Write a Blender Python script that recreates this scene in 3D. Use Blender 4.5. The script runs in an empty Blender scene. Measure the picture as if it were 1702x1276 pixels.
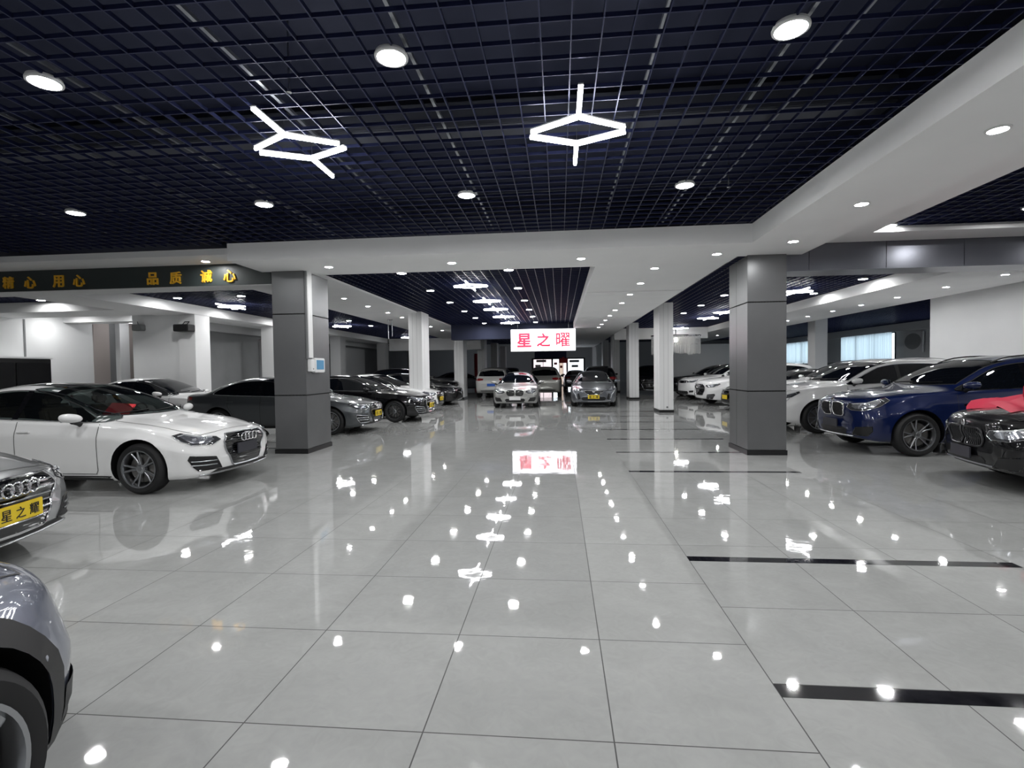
import bpy, bmesh, math, random
from math import sin, cos, pi, radians as rad, sqrt
from mathutils import Vector as V, Matrix, geometry
from mathutils.bvhtree import BVHTree

random.seed(7)
S = bpy.context.scene
C = S.collection

# ------------------------------------------------------------------ camera, world, exposure
cd = bpy.data.cameras.new('camera'); cam = bpy.data.objects.new('camera', cd); C.objects.link(cam)
S.camera = cam
YAW, PITCH, ROLL, FPX = 0.092574, -0.028410, -0.013555, 852.72
cd.sensor_fit = 'HORIZONTAL'; cd.sensor_width = 36.0; cd.lens = FPX / 1702 * 36.0
cd.clip_start = 0.05; cd.clip_end = 300
_f = V((-sin(YAW) * cos(PITCH), cos(YAW) * cos(PITCH), sin(PITCH)))
_r = V((cos(YAW), sin(YAW), 0)); _u = _r.cross(_f)
_r2 = cos(ROLL) * _r + sin(ROLL) * _u; _u2 = -sin(ROLL) * _r + cos(ROLL) * _u
_m = Matrix((_r2, _u2, -_f)).transposed().to_4x4(); _m.translation = V((0, 0, 1.53))
cam.matrix_world = _m

w = bpy.data.worlds.new('world'); S.world = w; w.use_nodes = True
w.node_tree.nodes['Background'].inputs[0].default_value = (0.45, 0.5, 0.6, 1)
w.node_tree.nodes['Background'].inputs[1].default_value = 0.15
S.view_settings.view_transform = 'Standard'; S.view_settings.look = 'None'
S.view_settings.gamma = 1.0; S.view_settings.use_curve_mapping = False
S.view_settings.exposure = 0.45
cy = S.cycles
cy.use_denoising = True
try: cy.denoiser = 'OPENIMAGEDENOISE'
except Exception: pass
cy.max_bounces = 7; cy.diffuse_bounces = 4; cy.glossy_bounces = 4; cy.transmission_bounces = 4
cy.transparent_max_bounces = 8
cy.caustics_reflective = False; cy.caustics_refractive = False
cy.sample_clamp_indirect = 4.0
cy.use_light_tree = True

LAMP = 210.0      # radiance of the round ceiling lamps
SPOT = 200.0      # radiance of the small downlights in the soffits
TUBE = 26.0       # radiance of the LED bars

# ------------------------------------------------------------------ materials
M = {}
def mat(name, col=(.5, .5, .5), rough=.5, metal=0., coat=0., coat_r=.03, emit=None, es=0., spec=.5, ior=None, alpha=None):
    m = bpy.data.materials.new(name); m.use_nodes = True
    b = m.node_tree.nodes['Principled BSDF']
    b.inputs['Base Color'].default_value = (*col, 1)
    b.inputs['Roughness'].default_value = rough
    b.inputs['Metallic'].default_value = metal
    b.inputs['Coat Weight'].default_value = coat
    b.inputs['Coat Roughness'].default_value = coat_r
    b.inputs['Specular IOR Level'].default_value = spec
    if ior: b.inputs['IOR'].default_value = ior
    if emit:
        b.inputs['Emission Color'].default_value = (*emit, 1)
        b.inputs['Emission Strength'].default_value = es
    M[name] = m
    return m
def noise_col(m, c1, c2, scale=4., detail=4., rough=None, bump=0., coord='Object'):
    nt = m.node_tree; b = nt.nodes['Principled BSDF']
    tc = nt.nodes.new('ShaderNodeTexCoord'); n = nt.nodes.new('ShaderNodeTexNoise')
    n.inputs['Scale'].default_value = scale; n.inputs['Detail'].default_value = detail
    nt.links.new(tc.outputs[coord], n.inputs['Vector'])
    r = nt.nodes.new('ShaderNodeValToRGB')
    r.color_ramp.elements[0].position = .35; r.color_ramp.elements[1].position = .7
    r.color_ramp.elements[0].color = (*c1, 1); r.color_ramp.elements[1].color = (*c2, 1)
    nt.links.new(n.outputs['Fac'], r.inputs['Fac']); nt.links.new(r.outputs['Color'], b.inputs['Base Color'])
    if bump:
        bp = nt.nodes.new('ShaderNodeBump'); bp.inputs['Strength'].default_value = bump; bp.inputs['Distance'].default_value = .02
        nt.links.new(n.outputs['Fac'], bp.inputs['Height']); nt.links.new(bp.outputs['Normal'], b.inputs['Normal'])
    return m

def paint(name, col, metal=0., rough=.35, flake=0.):
    m = mat(name, col, rough, metal, coat=1.0, coat_r=.02)
    nt = m.node_tree; b = nt.nodes['Principled BSDF']
    g = nt.nodes.new('ShaderNodeNewGeometry'); mx = nt.nodes.new('ShaderNodeMix'); mx.data_type = 'RGBA'
    mx.inputs['A'].default_value = (*col, 1); mx.inputs['B'].default_value = (.03, .03, .032, 1)     # headliner side of the sheet
    nt.links.new(g.outputs['Backfacing'], mx.inputs['Factor']); nt.links.new(mx.outputs['Result'], b.inputs['Base Color'])
    if flake:
        tc = nt.nodes.new('ShaderNodeTexCoord'); n = nt.nodes.new('ShaderNodeTexNoise')
        n.inputs['Scale'].default_value = 900; n.inputs['Detail'].default_value = 1
        nt.links.new(tc.outputs['Object'], n.inputs['Vector'])
        mp = nt.nodes.new('ShaderNodeMapRange'); mp.inputs['To Min'].default_value = rough - flake; mp.inputs['To Max'].default_value = rough + flake
        nt.links.new(n.outputs['Fac'], mp.inputs['Value']); nt.links.new(mp.outputs['Result'], b.inputs['Roughness'])
    return m

paint('paint_white', (.84, .84, .84)); paint('paint_pearl', (.60, .60, .58), .1)
paint('paint_silver', (.42, .43, .44), .75, .3, .06); paint('paint_grey', (.085, .092, .10), .6, .3, .06)
paint('paint_steel', (.16, .17, .19), .7, .3, .06); paint('paint_black', (.003, .003, .004), .0, .3); M['paint_black'].node_tree.nodes['Principled BSDF'].inputs['Specular IOR Level'].default_value = .1
paint('paint_blue', (.003, .010, .060), .15, .3, .05); M['paint_blue'].node_tree.nodes['Principled BSDF'].inputs['Specular IOR Level'].default_value = .2
paint('paint_slate', (.15, .165, .22), .3, .3, .05)
paint('paint_lightgrey', (.40, .40, .39), .5, .3, .05); paint('paint_champagne', (.45, .45, .42), .6, .3, .05)
mat('plastic_black', (.007, .007, .008), .5); mat('plastic_grey', (.03, .03, .032), .55)
mat('rubber', (.008, .008, .009), .65); mat('gloss_black', (.005, .005, .006), .06, coat=1)
mat('glass_dark', (.003, .004, .006), .02, coat=.0, spec=.55)
mat('chrome', (.78, .78, .80), .12, 1.); mat('alloy', (.42, .43, .45), .28, 1.); mat('alloy_dark', (.07, .07, .075), .3, .8)
mat('lens_smoke', (.06, .062, .068), .08, .3, coat=1); mat('brake', (.25, .24, .23), .4, 1.); mat('lens', (.55, .57, .62), .12, .85, coat=1); mat('lens_white', (.8, .82, .85), .08, .3, coat=1)
mat('lens_red', (.25, .008, .01), .1, coat=1); mat('plate_yellow', (.80, .58, .02), .4); mat('plate_dark', (.03, .03, .04), .35)
mat('plate_blue', (.03, .12, .5), .4); mat('plate_white', (.7, .7, .7), .4); mat('ink', (.01, .01, .01), .5)
mat('red_cloth', (.55, .01, .05), .55); mat('red_pad', (.65, .03, .04), .5); mat('paper', (.8, .8, .8), .6)
mat('interior', (.015, .015, .016), .7); mat('leather_brown', (.10, .075, .05), .6)
# room
m = mat('white_plaster', (.66, .66, .66), .75); noise_col(m, (.87, .87, .872), (.90, .90, .902), 1.2, 3)
m = mat('wall_white', (.62, .63, .63), .7); noise_col(m, (.85, .855, .86), (.90, .905, .91), .6, 3)
m = mat('wall_grey', (.20, .205, .21), .7); noise_col(m, (.18, .185, .19), (.22, .225, .23), .8, 3)
m = mat('wall_beige', (.42, .37, .35), .7); mat('wall_mid', (.40, .405, .41), .7)
m = mat('cladding_dark', (.055, .057, .060), .32, .5); noise_col(m, (.155, .158, .163), (.175, .178, .183), 1.5, 3)
mat('cladding_gap', (.01, .01, .01), .8)
m = mat('cladding_beam', (.16, .165, .19), .28, .7); noise_col(m, (.15, .155, .18), (.18, .185, .21), 1.0, 3)
m = mat('signboard', (.028, .036, .036), .45)
mat('skirting', (.008, .008, .009), .3)
m = mat('column_white', (.82, .82, .822), .45)
mat('grid_metal', (.022, .028, .082), .34, .5)
mat('slab', (.021, .026, .056), .85); mat('duct', (.07, .075, .095), .6); mat('rail', (.45, .47, .5), .35, .8)
mat('lamp_emit', (.8, .8, .8), .5, emit=(.985, .99, .985), es=LAMP); mat('spot_emit', (.8, .8, .8), .5, emit=(.985, .99, .985), es=SPOT)
mat('tube_emit', (.8, .8, .8), .5, emit=(.98, .985, 1), es=TUBE); mat('lamp_frame', (.75, .75, .75), .4)
mat('sign_emit', (.9, .9, .95), .5, emit=(.94, .93, 1.0), es=2.2); mat('sign_red', (.5, .02, .05), .5, emit=(.80, .035, .10), es=.8)
mat('gold', (.95, .52, .04), .35, .3); mat('marble_black', (.008, .008, .010), .05, coat=.5)
noise_col(M['marble_black'], (.006, .006, .008), (.02, .02, .024), 9, 6)
mat('steel_rail', (.3, .3, .32), .3, 1.)

def floor_material():
    m = bpy.data.materials.new('polished_tile'); m.use_nodes = True; M['polished_tile'] = m
    nt = m.node_tree; N = nt.nodes; L = nt.links; b = N['Principled BSDF']
    g = N.new('ShaderNodeNewGeometry'); sp = N.new('ShaderNodeSeparateXYZ'); L.new(g.outputs['Position'], sp.inputs[0])
    def math_(op, a, bb=None, c=None):
        n = N.new('ShaderNodeMath'); n.operation = op
        for i, v in enumerate((a, bb, c)):
            if v is None: continue
            if isinstance(v, (int, float)): n.inputs[i].default_value = v
            else: L.new(v, n.inputs[i])
        return n.outputs[0]
    x, y = sp.outputs['X'], sp.outputs['Y']
    # shift of the rows in the bay between the two nearest inlaid strips
    cond = math_('MULTIPLY', math_('GREATER_THAN', x, 1.007), math_('LESS_THAN', y, 4.12))
    ys = math_('ADD', y, math_('MULTIPLY', cond, 0.35))
    def joint(v, off, wid):
        fr = math_('FRACT', math_('DIVIDE', math_('SUBTRACT', v, off - 40.0), 0.8))
        d = math_('MULTIPLY', math_('MINIMUM', fr, math_('SUBTRACT', 1.0, fr)), 0.8)
        return math_('LESS_THAN', d, wid)
    j = math_('MAXIMUM', joint(x, 0.207, 0.0030), joint(ys, 2.084, 0.0030))
    # per tile tone and polish
    ix = math_('FLOOR', math_('DIVIDE', math_('SUBTRACT', x, 0.207 - 40), 0.8)); iy = math_('FLOOR', math_('DIVIDE', math_('SUBTRACT', ys, 2.084 - 40), 0.8))
    cv = N.new('ShaderNodeCombineXYZ'); L.new(ix, cv.inputs[0]); L.new(iy, cv.inputs[1])
    wn = N.new('ShaderNodeTexWhiteNoise'); L.new(cv.outputs[0], wn.inputs['Vector'])
    off = N.new('ShaderNodeVectorMath'); off.operation = 'MULTIPLY_ADD'; off.inputs[1].default_value = (13, 13, 13)
    L.new(wn.outputs['Color'], off.inputs[0]); L.new(g.outputs['Position'], off.inputs[2])
    n1 = N.new('ShaderNodeTexNoise'); n1.inputs['Scale'].default_value = 2.2; n1.inputs['Detail'].default_value = 8; n1.inputs['Distortion'].default_value = 1.2
    L.new(off.outputs[0], n1.inputs['Vector'])
    n2 = N.new('ShaderNodeTexNoise'); n2.inputs['Scale'].default_value = 9; n2.inputs['Detail'].default_value = 6; n2.inputs['Distortion'].default_value = 2.5
    L.new(off.outputs[0], n2.inputs['Vector'])
    rp = N.new('ShaderNodeValToRGB'); rp.color_ramp.elements[0].position = .3; rp.color_ramp.elements[1].position = .75
    rp.color_ramp.elements[0].color = (.345, .35, .343, 1); rp.color_ramp.elements[1].color = (.425, .43, .423, 1)
    mx = math_('ADD', math_('MULTIPLY', n1.outputs['Fac'], .6), math_('MULTIPLY', n2.outputs['Fac'], .4))
    L.new(mx, rp.inputs['Fac'])
    mc = N.new('ShaderNodeMix'); mc.data_type = 'RGBA'; mc.inputs['B'].default_value = (.03, .03, .03, 1)
    L.new(j, mc.inputs['Factor']); L.new(rp.outputs['Color'], mc.inputs['A']); L.new(mc.outputs['Result'], b.inputs['Base Color'])
    rr = math_('ADD', math_('MULTIPLY', j, .4), math_('ADD', .012, math_('MULTIPLY', n2.outputs['Fac'], .035)))
    L.new(rr, b.inputs['Roughness']); b.inputs['IOR'].default_value = 1.52
    b.inputs['Specular IOR Level'].default_value = .55
    # tiles are never perfectly flat: slow waviness
    n3 = N.new('ShaderNodeTexNoise'); n3.inputs['Scale'].default_value = 5.0; n3.inputs['Detail'].default_value = 2
    L.new(off.outputs[0], n3.inputs['Vector'])
    bp = N.new('ShaderNodeBump'); bp.inputs['Strength'].default_value = .22; bp.inputs['Distance'].default_value = .003
    L.new(n3.outputs['Fac'], bp.inputs['Height']); L.new(bp.outputs['Normal'], b.inputs['Normal'])
floor_material()

# clear tinted glass for the car one can look into
m = mat('glass_tint', (.01, .012, .014), .02, coat=1)
nt = m.node_tree; tr = nt.nodes.new('ShaderNodeBsdfTransparent'); tr.inputs[0].default_value = (.42, .47, .46, 1)
ms = nt.nodes.new('ShaderNodeMixShader'); ms.inputs[0].default_value = .3
out = nt.nodes['Material Output']; b = nt.nodes['Principled BSDF']
nt.links.new(tr.outputs[0], ms.inputs[1]); nt.links.new(b.outputs[0], ms.inputs[2]); nt.links.new(ms.outputs[0], out.inputs[0])

# ------------------------------------------------------------------ mesh helpers
class MB:
    def __init__(s): s.v = []; s.f = []; s.mi = []
    def add(s, vs, fs, mi=0):
        o = len(s.v); s.v += [tuple(p) for p in vs]; s.f += [tuple(i + o for i in f) for f in fs]; s.mi += [mi] * len(fs); return s
    def box(s, x0, x1, y0, y1, z0, z1, mi=0, M_=None):
        vs = [V((x, y, z)) for x in (x0, x1) for y in (y0, y1) for z in (z0, z1)]
        if M_: vs = [M_ @ p for p in vs]
        return s.add(vs, [(0, 1, 3, 2), (4, 6, 7, 5), (0, 4, 5, 1), (2, 3, 7, 6), (0, 2, 6, 4), (1, 5, 7, 3)], mi)
    def rbox(s, x0, x1, y0, y1, z0, z1, r=.01, mi=0, M_=None, seg=2):
        bm = bmesh.new(); bmesh.ops.create_cube(bm, size=1)
        for v in bm.verts: v.co = V(((x0 + x1) / 2 + v.co.x * (x1 - x0), (y0 + y1) / 2 + v.co.y * (y1 - y0), (z0 + z1) / 2 + v.co.z * (z1 - z0)))
        bmesh.ops.bevel(bm, geom=bm.edges[:], offset=r, segments=seg, affect='EDGES')
        vs = [M_ @ v.co if M_ else v.co.copy() for v in bm.verts]
        for i, v in enumerate(bm.verts): v.index = i
        s.add(vs, [[v.index for v in f.verts] for f in bm.faces], mi); bm.free(); return s
    def tube(s, pts, r, n=8, closed=False, mi=0, flat=1.0):
        pts = [V(p) for p in pts]; k = len(pts); rings = []
        prev = None
        for i, p in enumerate(pts):
            a = pts[(i - 1) % k] if (closed or i > 0) else p; b = pts[(i + 1) % k] if (closed or i < k - 1) else p
            t = (b - a).normalized() if (b - a).length > 1e-9 else V((1, 0, 0))
            if prev is None:
                up = V((0, 0, 1)) if abs(t.z) < .9 else V((1, 0, 0)); nrm = t.cross(up).normalized()
            else: nrm = (prev - t * prev.dot(t)).normalized()
            prev = nrm; bn = t.cross(nrm)
            rr = r[i] if isinstance(r, (list, tuple)) else r
            rings.append([p + (nrm * cos(2 * pi * j / n) + bn * sin(2 * pi * j / n) * flat) * rr for j in range(n)])
        vs = [q for ring in rings for q in ring]; fs = []
        for i in range(k if closed else k - 1):
            i2 = (i + 1) % k
            for j in range(n): fs.append((i * n + j, i * n + (j + 1) % n, i2 * n + (j + 1) % n, i2 * n + j))
        if not closed: fs += [tuple(range(n - 1, -1, -1)), tuple((k - 1) * n + j for j in range(n))]
        return s.add(vs, fs, mi)
    def lathe(s, prof, n=32, axis='y', org=(0, 0, 0), mi=0, cap=False):   # prof: (r, a) along the axis
        vs = []; o = V(org)
        for r, a in prof:
            for j in range(n):
                t = 2 * pi * j / n
                p = V((r * cos(t), a, r * sin(t))) if axis == 'y' else (V((a, r * cos(t), r * sin(t))) if axis == 'x' else V((r * cos(t), r * sin(t), a)))
                vs.append(o + p)
        fs = [(i * n + j, i * n + (j + 1) % n, (i + 1) * n + (j + 1) % n, (i + 1) * n + j) for i in range(len(prof) - 1) for j in range(n)]
        if cap: fs += [tuple(range(n - 1, -1, -1)), tuple((len(prof) - 1) * n + j for j in range(n))]
        return s.add(vs, fs, mi)
    def prism(s, poly, d0, d1, axis='y', mi=0):   # 2D polygon extruded
        n = len(poly)
        def P(a, b, d): return V((a, d, b)) if axis == 'y' else (V((d, a, b)) if axis == 'x' else V((a, b, d)))
        vs = [P(a, b, d0) for a, b in poly] + [P(a, b, d1) for a, b in poly]
        fs = [tuple(range(n - 1, -1, -1)), tuple(range(n, 2 * n))] + [(i, (i + 1) % n, n + (i + 1) % n, n + i) for i in range(n)]
        return s.add(vs, fs, mi)
    def xf(s, M_):
        s.v = [tuple(M_ @ V(p)) for p in s.v]; return s
    def build(s, name, mats, parent=None, smooth=False, angle=35, fix=True):
        me = bpy.data.meshes.new(name); me.from_pydata(s.v, [], s.f)
        if not isinstance(mats, (list, tuple)): mats = [mats]
        for m_ in mats: me.materials.append(M[m_] if isinstance(m_, str) else m_)
        if any(s.mi): me.polygons.foreach_set('material_index', s.mi)
        if fix:
            bm = bmesh.new(); bm.from_mesh(me); bmesh.ops.recalc_face_normals(bm, faces=bm.faces[:]); bm.to_mesh(me); bm.free()
        if smooth:
            me.polygons.foreach_set('use_smooth', [True] * len(me.polygons)); me.set_sharp_from_angle(angle=rad(angle))
        me.update()
        o = bpy.data.objects.new(name, me); C.objects.link(o)
        if parent: o.parent = parent
        return o

def props(o, label=None, cat=None, group=None, kind=None):
    if label: o['label'] = label
    if cat: o['category'] = cat
    if group: o['group'] = group
    if kind: o['kind'] = kind
    return o
def thing(name, label, cat, loc=(0, 0, 0), rz=0, group=None):
    o = bpy.data.objects.new(name, None); C.objects.link(o); o.empty_display_size = .2
    o.location = loc; o.rotation_euler = (0, 0, rz)
    return props(o, label, cat, group)
def struct(name, mb, mats, label=None, parent=None, **k):
    return props(mb.build(name, mats, parent, **k), label, None, None, 'structure')
def copy_tree(o, parent=None):
    c = o.copy(); C.objects.link(c)
    if parent: c.parent = parent
    for ch in list(o.children): copy_tree(ch, c)
    return c
def text_mesh(txt, size, depth=.0, bold=.0):
    cu = bpy.data.curves.new('lettering', 'FONT'); cu.body = txt; cu.size = size; cu.align_x = 'CENTER'; cu.align_y = 'CENTER'
    cu.extrude = depth; cu.bevel_depth = bold; cu.bevel_resolution = 0; cu.resolution_u = 3
    o = bpy.data.objects.new('lettering', cu); C.objects.link(o)
    dg = bpy.context.evaluated_depsgraph_get(); me = bpy.data.meshes.new_from_object(o.evaluated_get(dg))
    vs = [v.co.copy() for v in me.vertices]; fs = [tuple(p.vertices) for p in me.polygons]
    bpy.data.objects.remove(o); bpy.data.curves.remove(cu); bpy.data.meshes.remove(me)
    return vs, fs
def glyphs(mb, txt, centre, h, ux=(1, 0, 0), uy=(0, 0, 1), depth=.0, wide=1.0, bold=0., mi=0):
    """one character scaled to height h, drawn about centre with axes ux, uy"""
    vs, fs = text_mesh(txt, 1.0, .5 if depth else 0, bold)
    if not vs: return mb
    xs = [p.x for p in vs]; ys = [p.y for p in vs]
    sc = h / max(max(ys) - min(ys), .6); cx, cy_ = (max(xs) + min(xs)) / 2, (max(ys) + min(ys)) / 2
    ux, uy = V(ux), V(uy); n = ux.cross(uy)
    return mb.add([V(centre) + ux * (p.x - cx) * sc * wide + uy * (p.y - cy_) * sc + n * p.z * 2 * depth for p in vs], fs, mi)

def pchip(pts):
    pts = sorted(pts); xs = [p[0] for p in pts]; ys = [p[1] for p in pts]; n = len(xs)
    h = [xs[i + 1] - xs[i] for i in range(n - 1)]; d = [(ys[i + 1] - ys[i]) / h[i] for i in range(n - 1)]
    m_ = [0] * n; m_[0] = d[0]; m_[-1] = d[-1]
    for i in range(1, n - 1):
        if d[i - 1] * d[i] > 0:
            w1, w2 = 2 * h[i] + h[i - 1], h[i] + 2 * h[i - 1]; m_[i] = (w1 + w2) / (w1 / d[i - 1] + w2 / d[i])
    def f(x):
        if x <= xs[0]: return ys[0]
        if x >= xs[-1]: return ys[-1]
        lo = 0
        while xs[lo + 1] < x: lo += 1
        t = (x - xs[lo]) / h[lo]; t2, t3 = t * t, t * t * t
        return (2 * t3 - 3 * t2 + 1) * ys[lo] + (t3 - 2 * t2 + t) * h[lo] * m_[lo] + (-2 * t3 + 3 * t2) * ys[lo + 1] + (t3 - t2) * h[lo] * m_[lo + 1]
    return f
def spline(pts, per=6, closed=True):
    """Catmull-Rom through points; a point given with a third value 1 stays a corner"""
    P = [V((p[0], p[1])) for p in pts]; cn = [len(p) > 2 and p[2] for p in pts]; n = len(P); out = []
    for i in range(n if closed else n - 1):
        p1, p2 = P[i], P[(i + 1) % n]
        p0 = P[(i - 1) % n] if (closed or i > 0) else p1; p3 = P[(i + 2) % n] if (closed or i < n - 2) else p2
        m1 = (p2 - p0) * .5 if not cn[i] else (p2 - p1) * .6; m2 = (p3 - p1) * .5 if not cn[(i + 1) % n] else (p2 - p1) * .6
        for k in range(per):
            t = k / per; t2, t3 = t * t, t * t * t
            out.append((2 * t3 - 3 * t2 + 1) * p1 + (t3 - 2 * t2 + t) * m1 + (-2 * t3 + 3 * t2) * p2 + (t3 - t2) * m2)
    if not closed: out.append(P[-1])
    return out

# ------------------------------------------------------------------ cars
SEDAN = dict(L=4.74, W=.92, H=1.43, wf=1.49, wr=-1.33, R=.328, tw=.225, tumble=.60, crown=.05,
    top=[(2.37, .60), (2.365, .66), (2.345, .705), (2.29, .74), (2.1, .79), (1.8, .845), (1.45, .90), (1.17, .935), (1.05, .962), (.70, 1.125), (.30, 1.295), (.05, 1.375), (-.2, 1.412), (-.5, 1.428), (-.8, 1.41), (-1.15, 1.345), (-1.5, 1.22), (-1.80, 1.085), (-1.93, 1.06), (-2.2, 1.045), (-2.31, 1.01), (-2.355, .93), (-2.37, .80)],
    belt=[(2.37, .56), (1.6, .83), (1.2, .865), (.9, .885), (0, .91), (-1, .94), (-1.8, .965), (-2.37, .95)],
    bot=[(2.37, .42), (2.36, .30), (2.30, .215), (2.1, .18), (1.2, .17), (-1.2, .17), (-2.0, .22), (-2.3, .30), (-2.37, .45)],
    wid=[(2.37, .52), (2.34, .68), (2.26, .79), (2.08, .865), (1.6, .912), (1, .92), (-1.4, .92), (-2.0, .885), (-2.25, .81), (-2.34, .70), (-2.37, .56)],
    bulge=[(-2.37, -.13), (-1.6, -.09), (-.5, 0), (.3, .10), (1.0, .14), (2.37, .17)],
    side=[(0, .905), (.06, .945), (.2, .972), (.45, .99), (.70, 1.0), (.77, .998), (.90, .965), (1, .94)],
    win=[(1.0, .925), (.66, 1.07), (.30, 1.21), (.05, 1.285), (-.35, 1.325), (-.8, 1.31), (-1.12, 1.24), (-1.42, 1.10), (-1.50, 1.01, 1), (-1.2, .985), (-.3, .955), (.5, .93)],
    pillar_x=-.30, pillar2_x=None, ws=(.975, 1.375, .72, .56), rw=(1.09, 1.33, .70, .56), doors=(.90, -.28, -1.10), mir=(.66, .985), hand=((-.12, .80), (-1.02, .83)))
SUV = dict(L=4.72, W=.945, H=1.67, wf=1.48, wr=-1.38, R=.362, tw=.235, tumble=.46, crown=.05,
    top=[(2.36, .74), (2.355, .84), (2.335, .91), (2.27, .96), (2.05, 1.015), (1.7, 1.065), (1.28, 1.105), (1.10, 1.135), (.97, 1.17), (.66, 1.34), (.33, 1.505), (.1, 1.575), (-.2, 1.63), (-.6, 1.665), (-1.1, 1.66), (-1.6, 1.62), (-1.90, 1.575), (-1.98, 1.54), (-2.12, 1.36), (-2.24, 1.12), (-2.31, .98), (-2.35, .86), (-2.36, .78)],
    belt=[(2.36, .66), (1.6, 1.0), (1.2, 1.035), (.9, 1.045), (0, 1.075), (-1, 1.11), (-1.8, 1.14), (-2.36, 1.12)],
    bot=[(2.36, .50), (2.35, .36), (2.28, .27), (2.1, .235), (1.2, .225), (-1.2, .225), (-2.0, .27), (-2.28, .36), (-2.36, .5)],
    wid=[(2.36, .54), (2.33, .70), (2.25, .80), (2.05, .885), (1.6, .935), (1, .945), (-1.4, .945), (-2.0, .91), (-2.25, .84), (-2.33, .74), (-2.36, .60)],
    bulge=[(-2.36, -.10), (-1.8, -.07), (-.5, 0), (.3, .10), (1.0, .14), (2.36, .17)],
    side=[(0, .90), (.06, .94), (.2, .97), (.45, .985), (.70, 1.0), (.77, .998), (.90, .968), (1, .945)],
    win=[(.86, 1.085), (.55, 1.235), (.28, 1.37), (.05, 1.46), (-.35, 1.525), (-.9, 1.535), (-1.4, 1.495), (-1.72, 1.41), (-1.86, 1.27), (-1.84, 1.195, 1), (-1.2, 1.155), (-.3, 1.12), (.4, 1.095)],
    pillar_x=-.28, pillar2_x=-1.17, ws=(1.16, 1.575, .74, .60), rw=(1.17, 1.50, .70, .60), doors=(.84, -.28, -1.15), mir=(.72, 1.17), hand=((-.10, .93), (-1.0, .96)))

SUVB = dict(SUV); SUVB['top'] = [(2.36, .80), (2.354, .88), (2.335, .93), (2.28, .965), (2.05, 1.015)] + SUV['top'][5:]; SUVB['belt'] = [(2.36, .72)] + SUV['belt'][1:]
SUVB['wid'] = [(2.36, .58), (2.335, .72)] + SUV['wid'][2:]
def scale_z(base, kz, **k):
    s = dict(base)
    for n_ in ('top', 'belt', 'bot', 'win', 'hand'): s[n_] = [(p[0], p[1] * kz) + tuple(p[2:]) for p in s[n_]]
    s['ws'] = (s['ws'][0] * kz, s['ws'][1] * kz) + s['ws'][2:]; s['rw'] = (s['rw'][0] * kz, s['rw'][1] * kz) + s['rw'][2:]; s['mir'] = (s['mir'][0], s['mir'][1] * kz); s['H'] = s['H'] * kz
    s.update(k); return s
def variant(base, **k):
    s = dict(base); dz = k.pop('dz', 0); s.update(k); return s

def loft(sp, nst=96, lo=False):
    hl = sp['L'] / 2; f = {k: pchip(sp[k]) for k in ('top', 'belt', 'bot', 'wid', 'bulge', 'side')}
    ts = [0, .03, .06, .12, .2, .3, .4, .5, .6, .66, .70, .735, .77, .83, .9, .96] if not lo else [0, .06, .2, .45, .7, .77, .9]
    ng = (6, 5, 9) if not lo else (3, 3, 4)
    # body templates are longer or shorter than the listed profile: rescale x
    k = sp.get('xs', 1.0)
    verts = []; per = None
    xs = [hl * k * cos(pi * i / (nst - 1)) for i in range(nst)]
    x0 = max(p[0] for p in sp['top'])
    for x in xs:
        xp = x / (hl * k) * x0
        zt, zb, wd, bl = f['top'](xp), f['bot'](xp), f['wid'](xp), f['bulge'](xp)
        ze = min(f['belt'](xp), zt - .03 - .02 * min(1, max(0, (x0 - abs(xp)) / .3)))
        sec = [(wd * .905 * a, zb) for a in (0, .45, .8)]
        for t in ts: sec.append((wd * f['side'](t), zb + t * (ze - zb)))
        yB = wd * f['side'](1); hg = zt - ze
        cr = min(sp['crown'], .45 * hg); yr = yB - .015 - sp['tumble'] * hg; zc = zt - cr
        if xp > 1.0: yr = yB - .02 - .35 * hg     # fender edge beside the bonnet
        A = V((yB, ze)); Cn = V((yr, zc)); slen = (Cn - A).length
        r = min(.12, .55 * slen); a = Cn + (A - Cn).normalized() * r; r2 = min(.14, .4 * yr); c2 = V((yr - r2, zc + cr * (1 - ((yr - r2) / yr) ** 2)))
        for i in range(ng[0]): sec.append(tuple(A.lerp(a, i / ng[0])))
        for i in range(ng[1]):
            t = i / ng[1]; q = a * (1 - t) ** 2 + Cn * 2 * t * (1 - t) + c2 * t * t; sec.append(tuple(q))
        for i in range(ng[2] + 1):
            y = (yr - r2) * (1 - i / ng[2]); z = zc + cr * (1 - (y / yr) ** 2)
            if 1.0 < xp < 2.28: z += .010 * math.exp(-((y - yr * .62) / .07) ** 2) * min(1, (xp - 1) / .3) * min(1, (2.28 - xp) / .3)
            sec.append((y, z))
        half = []
        for y, z in sec:
            xx = x - bl * (y / sp['W']) ** 2
            half.append((xx, y, z))
        nb = len(half)
        for j, (xx, y, z) in enumerate(half):
            if 3 <= j < 3 + len(ts):
                for wx in (sp['wf'], sp['wr']):
                    d = sqrt((xx - wx) ** 2 + (z - sp['R']) ** 2); Ra = sp['R'] + .05
                    y += (.016 * math.exp(-((d - Ra - .01) / .045) ** 2) if y > .5 else 0)
            half[j] = (xx, y, z)
        ring = [(a_, -b_, c_) for a_, b_, c_ in half[1:-1]][::-1]
        row = half + ring
        per = len(row); verts += row
    faces = []
    for i in range(nst - 1):
        for j in range(per):
            j2 = (j + 1) % per
            faces.append((i * per + j, (i + 1) * per + j, (i + 1) * per + j2, i * per + j2))
    for i, flip in ((0, False), (nst - 1, True)):
        c = V((0, 0, 0))
        for j in range(per): c += V(verts[i * per + j])
        c /= per; verts.append(tuple(c)); ci = len(verts) - 1
        for j in range(per):
            j2 = (j + 1) % per; t = (i * per + j, i * per + j2, ci); faces.append(t[::-1] if flip else t)
    return verts, faces

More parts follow.
